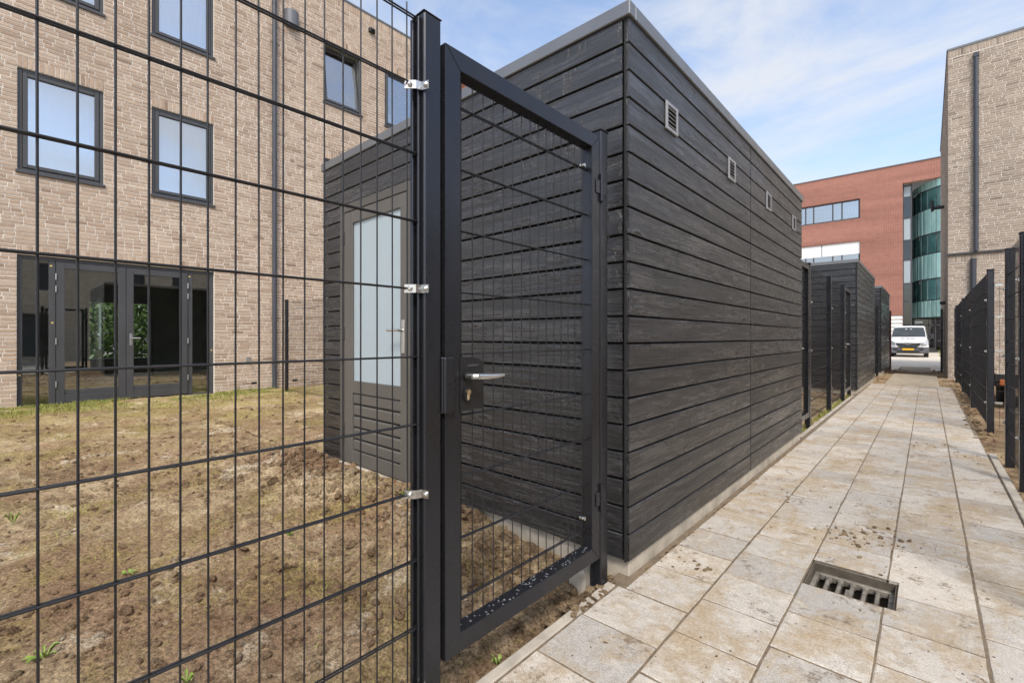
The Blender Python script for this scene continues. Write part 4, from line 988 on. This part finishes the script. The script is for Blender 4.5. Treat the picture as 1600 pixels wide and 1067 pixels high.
body = build(mb, 'body', [VWHITE, VGREY], van)
def vpatch(name, pts, mat, parent, th=.015):
    """polygon of (x,y,z) van-local points given thickness towards +y"""
    mb = MB(); a = [(VX+x, VY+y, VZ+z) for x, y, z in pts]; b = [(x, y+th, z) for x, y, z in a]; n = len(a)
    mb.add(a+b, [tuple(range(n)), tuple(range(n, 2*n))[::-1]] + [((k+1) % n, k, n+k, n+(k+1) % n) for k in range(n)]); return build(mb, name, mat, parent)
vpatch('windscreen', [(-.80, .78, 1.235), (0, .74, 1.245), (.80, .78, 1.235), (.76, 1.08, 1.56), (.69, 1.36, 1.825), (0, 1.345, 1.845), (-.69, 1.36, 1.825), (-.76, 1.08, 1.56)], VGL, van, .03)
mb = MB()
for s in (-.12, .1): mb.cbox((VX+s-.05, VY+1.18, VZ+1.70), (VX+s+.05, VY+1.2, VZ+1.74), .01)
build(mb, 'sun_visor_cards', BLIND, van)
vpatch('grille', [(-.56, -.01, .74), (-.40, -.03, .62), (.40, -.03, .62), (.56, -.01, .74), (.58, .0, .88), (-.58, .0, .88)], VDARK, van, .06)
gb = MB()
gb.path([(VX-.56, VY-.012, VZ+.875), (VX-.2, VY-.035, VZ+.845), (VX-.08, VY-.04, VZ+.825)], .016, 6); gb.path([(VX+.56, VY-.012, VZ+.875), (VX+.2, VY-.035, VZ+.845), (VX+.08, VY-.04, VZ+.825)], .016, 6); build(gb, 'chrome_bar', ALU, van)
mb = MB(); N = 20
for k in range(N):
    a, b = 2*PI*k/N, 2*PI*(k+1)/N; mb.tube((VX+.07*math.cos(a), VY-.045, VZ+.825+.07*math.sin(a)), (VX+.07*math.cos(b), VY-.045, VZ+.825+.07*math.sin(b)), .009, 5, cap=False)
mb.path([(VX-.06, VY-.045, VZ+.8), (VX+.03, VY-.05, VZ+.835), (VX-.03, VY-.05, VZ+.815), (VX+.06, VY-.045, VZ+.85)], .009, 5); build(mb, 'emblem', ALU, van)
vpatch('bumper', [(-.72, -.04, .30), (.72, -.04, .30), (.84, .02, .42), (.84, .02, .58), (.42, -.05, .60), (-.42, -.05, .60), (-.84, .02, .58), (-.84, .02, .42)], VGREY, van, .14)
vpatch('lower_intake', [(-.5, -.055, .32), (.5, -.055, .32), (.56, -.055, .42), (-.56, -.055, .42)], VDARK, van, .02)
pl = vpatch('number_plate', [(-.27, -.075, .43), (.27, -.075, .43), (.27, -.075, .545), (-.27, -.075, .545)], simple('yellow_plate', (.75, .42, .02), .45, var=.05), van, .015)
HL = simple('headlamp_lens', (.3, .31, .33), .12, .3, .8, .25, 8)
for s in (-1, 1):
    q = [(s*.60, -.03, .70), (s*.85, .02, .72), (s*.93, .10, .86), (s*.91, .16, 1.06), (s*.80, .05, 1.0), (s*.60, -.02, .89)]
    hlp = vpatch('headlight', q if s > 0 else q[::-1], HL, van, .12)
    vpatch('fog_light', [(s*.62-.08, -.03, .43), (s*.62+.08, -.03, .43), (s*.62+.08, -.03, .53), (s*.62-.08, -.03, .53)], VDARK, van, .02)
    mb = MB(); mb.cbox((VX+s*1.08-.09, VY+.95, VZ+1.12), (VX+s*1.08+.09, VY+1.05, VZ+1.42), .03); mb.cbox((VX+s*.97-.06, VY+.98, VZ+1.16), (VX+s*.97+.06, VY+1.03, VZ+1.22), .01); build(mb, 'wing_mirror', VDARK, van)
    for yy in (.85, 3.9):
        mb = MB(); mb.tube((VX+s*.70, VY+yy, VZ+.33), (VX+s*.925, VY+yy, VZ+.33), .33, 24); wh_ = build(mb, 'wheel', simple('tyre', (.02, .02, .02), .8) if 'tyre' not in bpy.data.materials else bpy.data.materials['tyre'], van)
        mb = MB(); mb.tube((VX+s*.925, VY+yy, VZ+.33), (VX+s*.935, VY+yy, VZ+.33), .2, 16); build(mb, 'rim', ALU, wh_)
mb = MB()
for (a, w) in ((-.33, .045), (-.27, .045), (-.21, .045), (-.08, .045), (-.02, .045), (.04, .045), (.13, .045), (.19, .045), (.25, .045)):
    zc = 1.075; yq = .36
    mb.box((VX+a, VY+.255, VZ+1.10), (VX+a+.012, VY+.262, VZ+1.16)); mb.box((VX+a+.014, VY+.255, VZ+1.148), (VX+a+w, VY+.262, VZ+1.16)); mb.box((VX+a+.014, VY+.255, VZ+1.122), (VX+a+w, VY+.262, VZ+1.134))
build(mb, 'bonnet_lettering', VDARK, van)
mb = MB()
for s in (-1, 1): mb.path([(VX+s*.1-.3, VY+.72, VZ+1.25), (VX+s*.1+.28, VY+.83, VZ+1.32)], .01, 5)
build(mb, 'wiper', BLACKPLASTIC, van)

# ================================================================== loose soil, weeds, grass
def clod_proto(seed, sub):
    import bmesh
    b = bmesh.new(); bmesh.ops.create_icosphere(b, subdivisions=sub, radius=1); r = random.Random(seed)
    vs = []
    for v in b.verts:
        k = 1+.32*mnoise.noise(v.co*1.3+Vector((seed*7.1, 0, 0)))+.22*mnoise.noise(v.co*3+Vector((0, seed*3.3, 0))); vs.append(v.co*k)
    fs = [tuple(v.index for v in f.verts) for f in b.faces]; b.free(); return vs, fs
PRO = [clod_proto(k, 1) for k in range(6)]; PRB = [clod_proto(k+10, 2) for k in range(6)]
def scatter(mb, pts, rnd):
    for (x, y, z, s) in pts:
        vs, fs = rnd.choice(PRB if s > .011 else PRO)
        R = Matrix.Rotation(rnd.uniform(0, 6.3), 3, 'Z') @ Matrix.Rotation(rnd.uniform(-.6, .6), 3, 'X'); sx, sy, sz = s*rnd.uniform(.8, 1.3), s*rnd.uniform(.7, 1.1), s*rnd.uniform(.45, .85)
        mb.add([(R @ Vector((v.x*sx, v.y*sy, v.z*sz))) + Vector((x, y, z+s*.18)) for v in vs], fs)
rc = random.Random(12); pts = []
for k in range(5200):   # garden
    x = -1.12 - 5.5*rc.random()**1.5; y = rc.uniform(-.4, 1.9); s = .003+.014*rc.random()**5
    if mnoise.noise(Vector((x*1.1, y*1.1, 8))) + rc.uniform(-.4, .4) < -.05: continue
    pts.append((x, y, soil_z(x, y), s))
for k in range(1700):    # rubble heaped against the shed wall
    x = rc.uniform(-4.2, -1.15); y = 1.93-abs(rc.gauss(0, .26)); s = .005+.03*rc.random()**3.5
    if -3.6 < x < -2.75 and y > 1.84: continue
    pts.append((x, y, soil_z(x, y), s))
for (cx, cy, n, sp) in ((-3.9, 1.35, 260, .28), (-1.9, .75, 260, .3), (-2.6, .2, 200, .3), (-1.5, 1.45, 260, .22), (-5.4, 1.5, 160, .4), (-4.3, .5, 160, .35), (-6.5, 2.2, 120, .5)):
    for k in range(n):  # dug-over patches
        x = cx+rc.gauss(0, sp); y = min(1.9, cy+rc.gauss(0, sp)); pts.append((min(x, -1.12), y, soil_z(min(x, -1.12), y), .004+.02*rc.random()**3))
for k in range(260):    # by the gate post
    a = rc.gauss(0, .1); x = -1.14+rc.gauss(0, .07); y = 1.72+rc.gauss(0, .14)
    if y > 1.92: continue
    pts.append((min(x, -1.05), y, soil_z(min(x, -1.09), y) + (.03 if x > -1.12 else 0), .006+.017*rc.random()**2))
for k in range(500):    # strip between edging and gate
    x = rc.uniform(-1.35, -1.08); y = rc.uniform(-.2, 1.8); pts.append((x, y, soil_z(x, y), .003+.008*rc.random()**3))
for k in range(500):    # garden behind, towards the house
    x = rc.uniform(-9, -4.5); y = rc.uniform(-.5, 3.6); pts.append((x, y, soil_z(x, y), .006+.022*rc.random()**4))
mb = MB(); scatter(mb, pts, rc); build(mb, 'soil_clods', CLOD, label='loose clods of dry soil scattered over the garden', cat='soil clods', kind='stuff')
pts = []
for k in range(4200):   # crumbs on the tiles, in drifts
    x = rc.uniform(-1.0, .42); y = .4+11*rc.random()**1.6
    d = mnoise.noise(Vector((x*1.7, y*1.2, 2)))+.6*mnoise.noise(Vector((x*5, y*4, 9)))
    if -.46 < x < -.08 and 2.40 < y < 2.75: continue
    if d < .12 and rc.random() > .22: continue
    pts.append((x, y, .0, (.0009+.0035*rc.random()**2 if rc.random() < .9 else .002+.007*rc.random()**3)))
for (cx, cy, n, sp) in ((-.27, 3.2, 150, .11), (-.86, 2.25, 30, .05), (.02, 6.4, 60, .16), (-.75, 3.7, 35, .12), (.3, 5.9, 50, .1), (.38, 9, 60, .3), (-.2, 12, 70, .4)):
    for k in range(n):
        x = cx+rc.gauss(0, sp); y = cy+rc.gauss(0, sp)
        if x < .42: pts.append((x, y, 0, .002+.011*rc.random()**4))
for k in range(420):    # along plinths and edges
    y = rc.uniform(1.95, 5.9); pts.append((-1.012+abs(rc.gauss(0, .014)), y, -.002, .002+.006*rc.random()**2))
for k in range(260): pts.append((.44+rc.gauss(0, .03), rc.uniform(2.5, 7.4), -.01, .003+.01*rc.random()**3))
for k in range(500): pts.append((.46+rc.gauss(0, .06), rc.uniform(7.2, 17), -.015, .006+.03*rc.random()**4))
for k in range(300): pts.append((rc.choice((-.95, .3))+rc.gauss(0, .12), rc.uniform(13.8, 21.5), -.03, .006+.03*rc.random()**4))
mb = MB(); scatter(mb, pts, rc); build(mb, 'soil_crumbs', CLOD, label='dry soil crumbs strewn over the paving tiles', cat='soil crumbs', kind='stuff')
# grass and moss tufts
rg = random.Random(31); mb = MB()
def blade(mb, x, y, z, h, lean, a, w):
    dx, dy = math.cos(a)*lean, math.sin(a)*lean; px, py = -math.sin(a)*w, math.cos(a)*w
    mb.add([(x-px, y-py, z), (x+px, y+py, z), (x+dx*.45+px*.7, y+dy*.45+py*.7, z+h*.65), (x+dx*.45-px*.7, y+dy*.45-py*.7, z+h*.65), (x+dx, y+dy, z+h)], [(0, 1, 2, 3), (3, 2, 4)])
for k in range(26000):
    x = -10.46+abs(rg.gauss(0, .55)) if rg.random() < .6 else rg.uniform(-10.4, -1.3); y = rg.uniform(-.6, 3.9) if x < -4.05 else rg.uniform(-.4, 1.8)
    if x > -8.6 and mnoise.noise(Vector((x*1.6, y*1.6, 20)))+.5*mnoise.noise(Vector((x*6, y*6, 21))) < .32: continue
    if x < -8.6 and mnoise.noise(Vector((x*1.1, y*.9, 23)))+.4*mnoise.noise(Vector((x*5, y*5, 22))) < -.08: continue
    h = rg.uniform(.015, .06) if x < -8.6 else rg.uniform(.006, .022)
    blade(mb, x, y, soil_z(x, y)-.004, h, h*rg.uniform(.3, 1.2), rg.uniform(0, 6.3), rg.uniform(.0016, .004))
for k in range(500):
    x = -1.13+rg.gauss(0, .02); y = rg.uniform(6.2, 11.2); blade(mb, x, y, -.03, rg.uniform(.03, .08), .03, rg.uniform(0, 6.3), .004)
build(mb, 'grass', GRASS, label='thin young grass and moss growing over the garden soil', cat='grass', kind='stuff')
mb = MB()
for k in range(700): x = rg.uniform(.6, 4); y = 40.5+rg.gauss(0, .5); blade(mb, x, y, -.1, rg.uniform(.15, .45), .15, rg.uniform(0, 6.3), .02)
build(mb, 'roadside_weeds', GRASS, label='dry roadside weeds growing right of the van', cat='weeds', kind='stuff')
def weed(x, y, r, n, label, h=.04):
    r *= .62; h *= .7
    z = soil_z(x, y)-.003; w = empty('weed', (x, y, z), label, 'weed', 'weeds sprouting from the garden soil')
    for k in range(n):
        a = 2*PI*k/n+rg.uniform(-.4, .4); L = r*rg.uniform(.7, 1.2); hh = h*rg.uniform(.6, 1.3); wd = L*rg.uniform(.25, .4)
        c, s = math.cos(a), math.sin(a); P = lambda u, v, zz: (x+c*u-s*v, y+s*u+c*v, z+zz)
        mb = MB(); mb.add([P(0, 0, 0), P(L*.4, -wd*.35, hh*.7), P(L*.75, -wd*.5, hh), P(L, 0, hh*.75), P(L*.75, wd*.5, hh), P(L*.4, wd*.35, hh*.7), P(L*.7, 0, hh*.8)], [(0, 1, 6), (1, 2, 6), (2, 3, 6), (3, 4, 6), (4, 5, 6), (5, 0, 6)], smooth=True); build(mb, 'leaf', WEED, w)
weed(-2.27, .10, .075, 9, 'largest green weed, low in the left corner of the photo', .05)
weed(-1.81, .41, .045, 6, 'small bright weed at the bottom edge below the fence', .05)
weed(-1.125, 1.17, .04, 7, 'green weed tuft under the gate beside the edging stone', .045)
weed(-2.62, 1.07, .045, 6, 'small weed on bare soil in front of the shed door', .05)
weed(-2.47, 1.72, .05, 6, 'weed growing at the shed wall right of the door', .07)
weed(-4.03, .05, .06, 5, 'upright green weed at the left edge of the photo', .09)
weed(-2.77, .40, .05, 7, 'flat pale green weed in the middle left of the bare soil', .03)
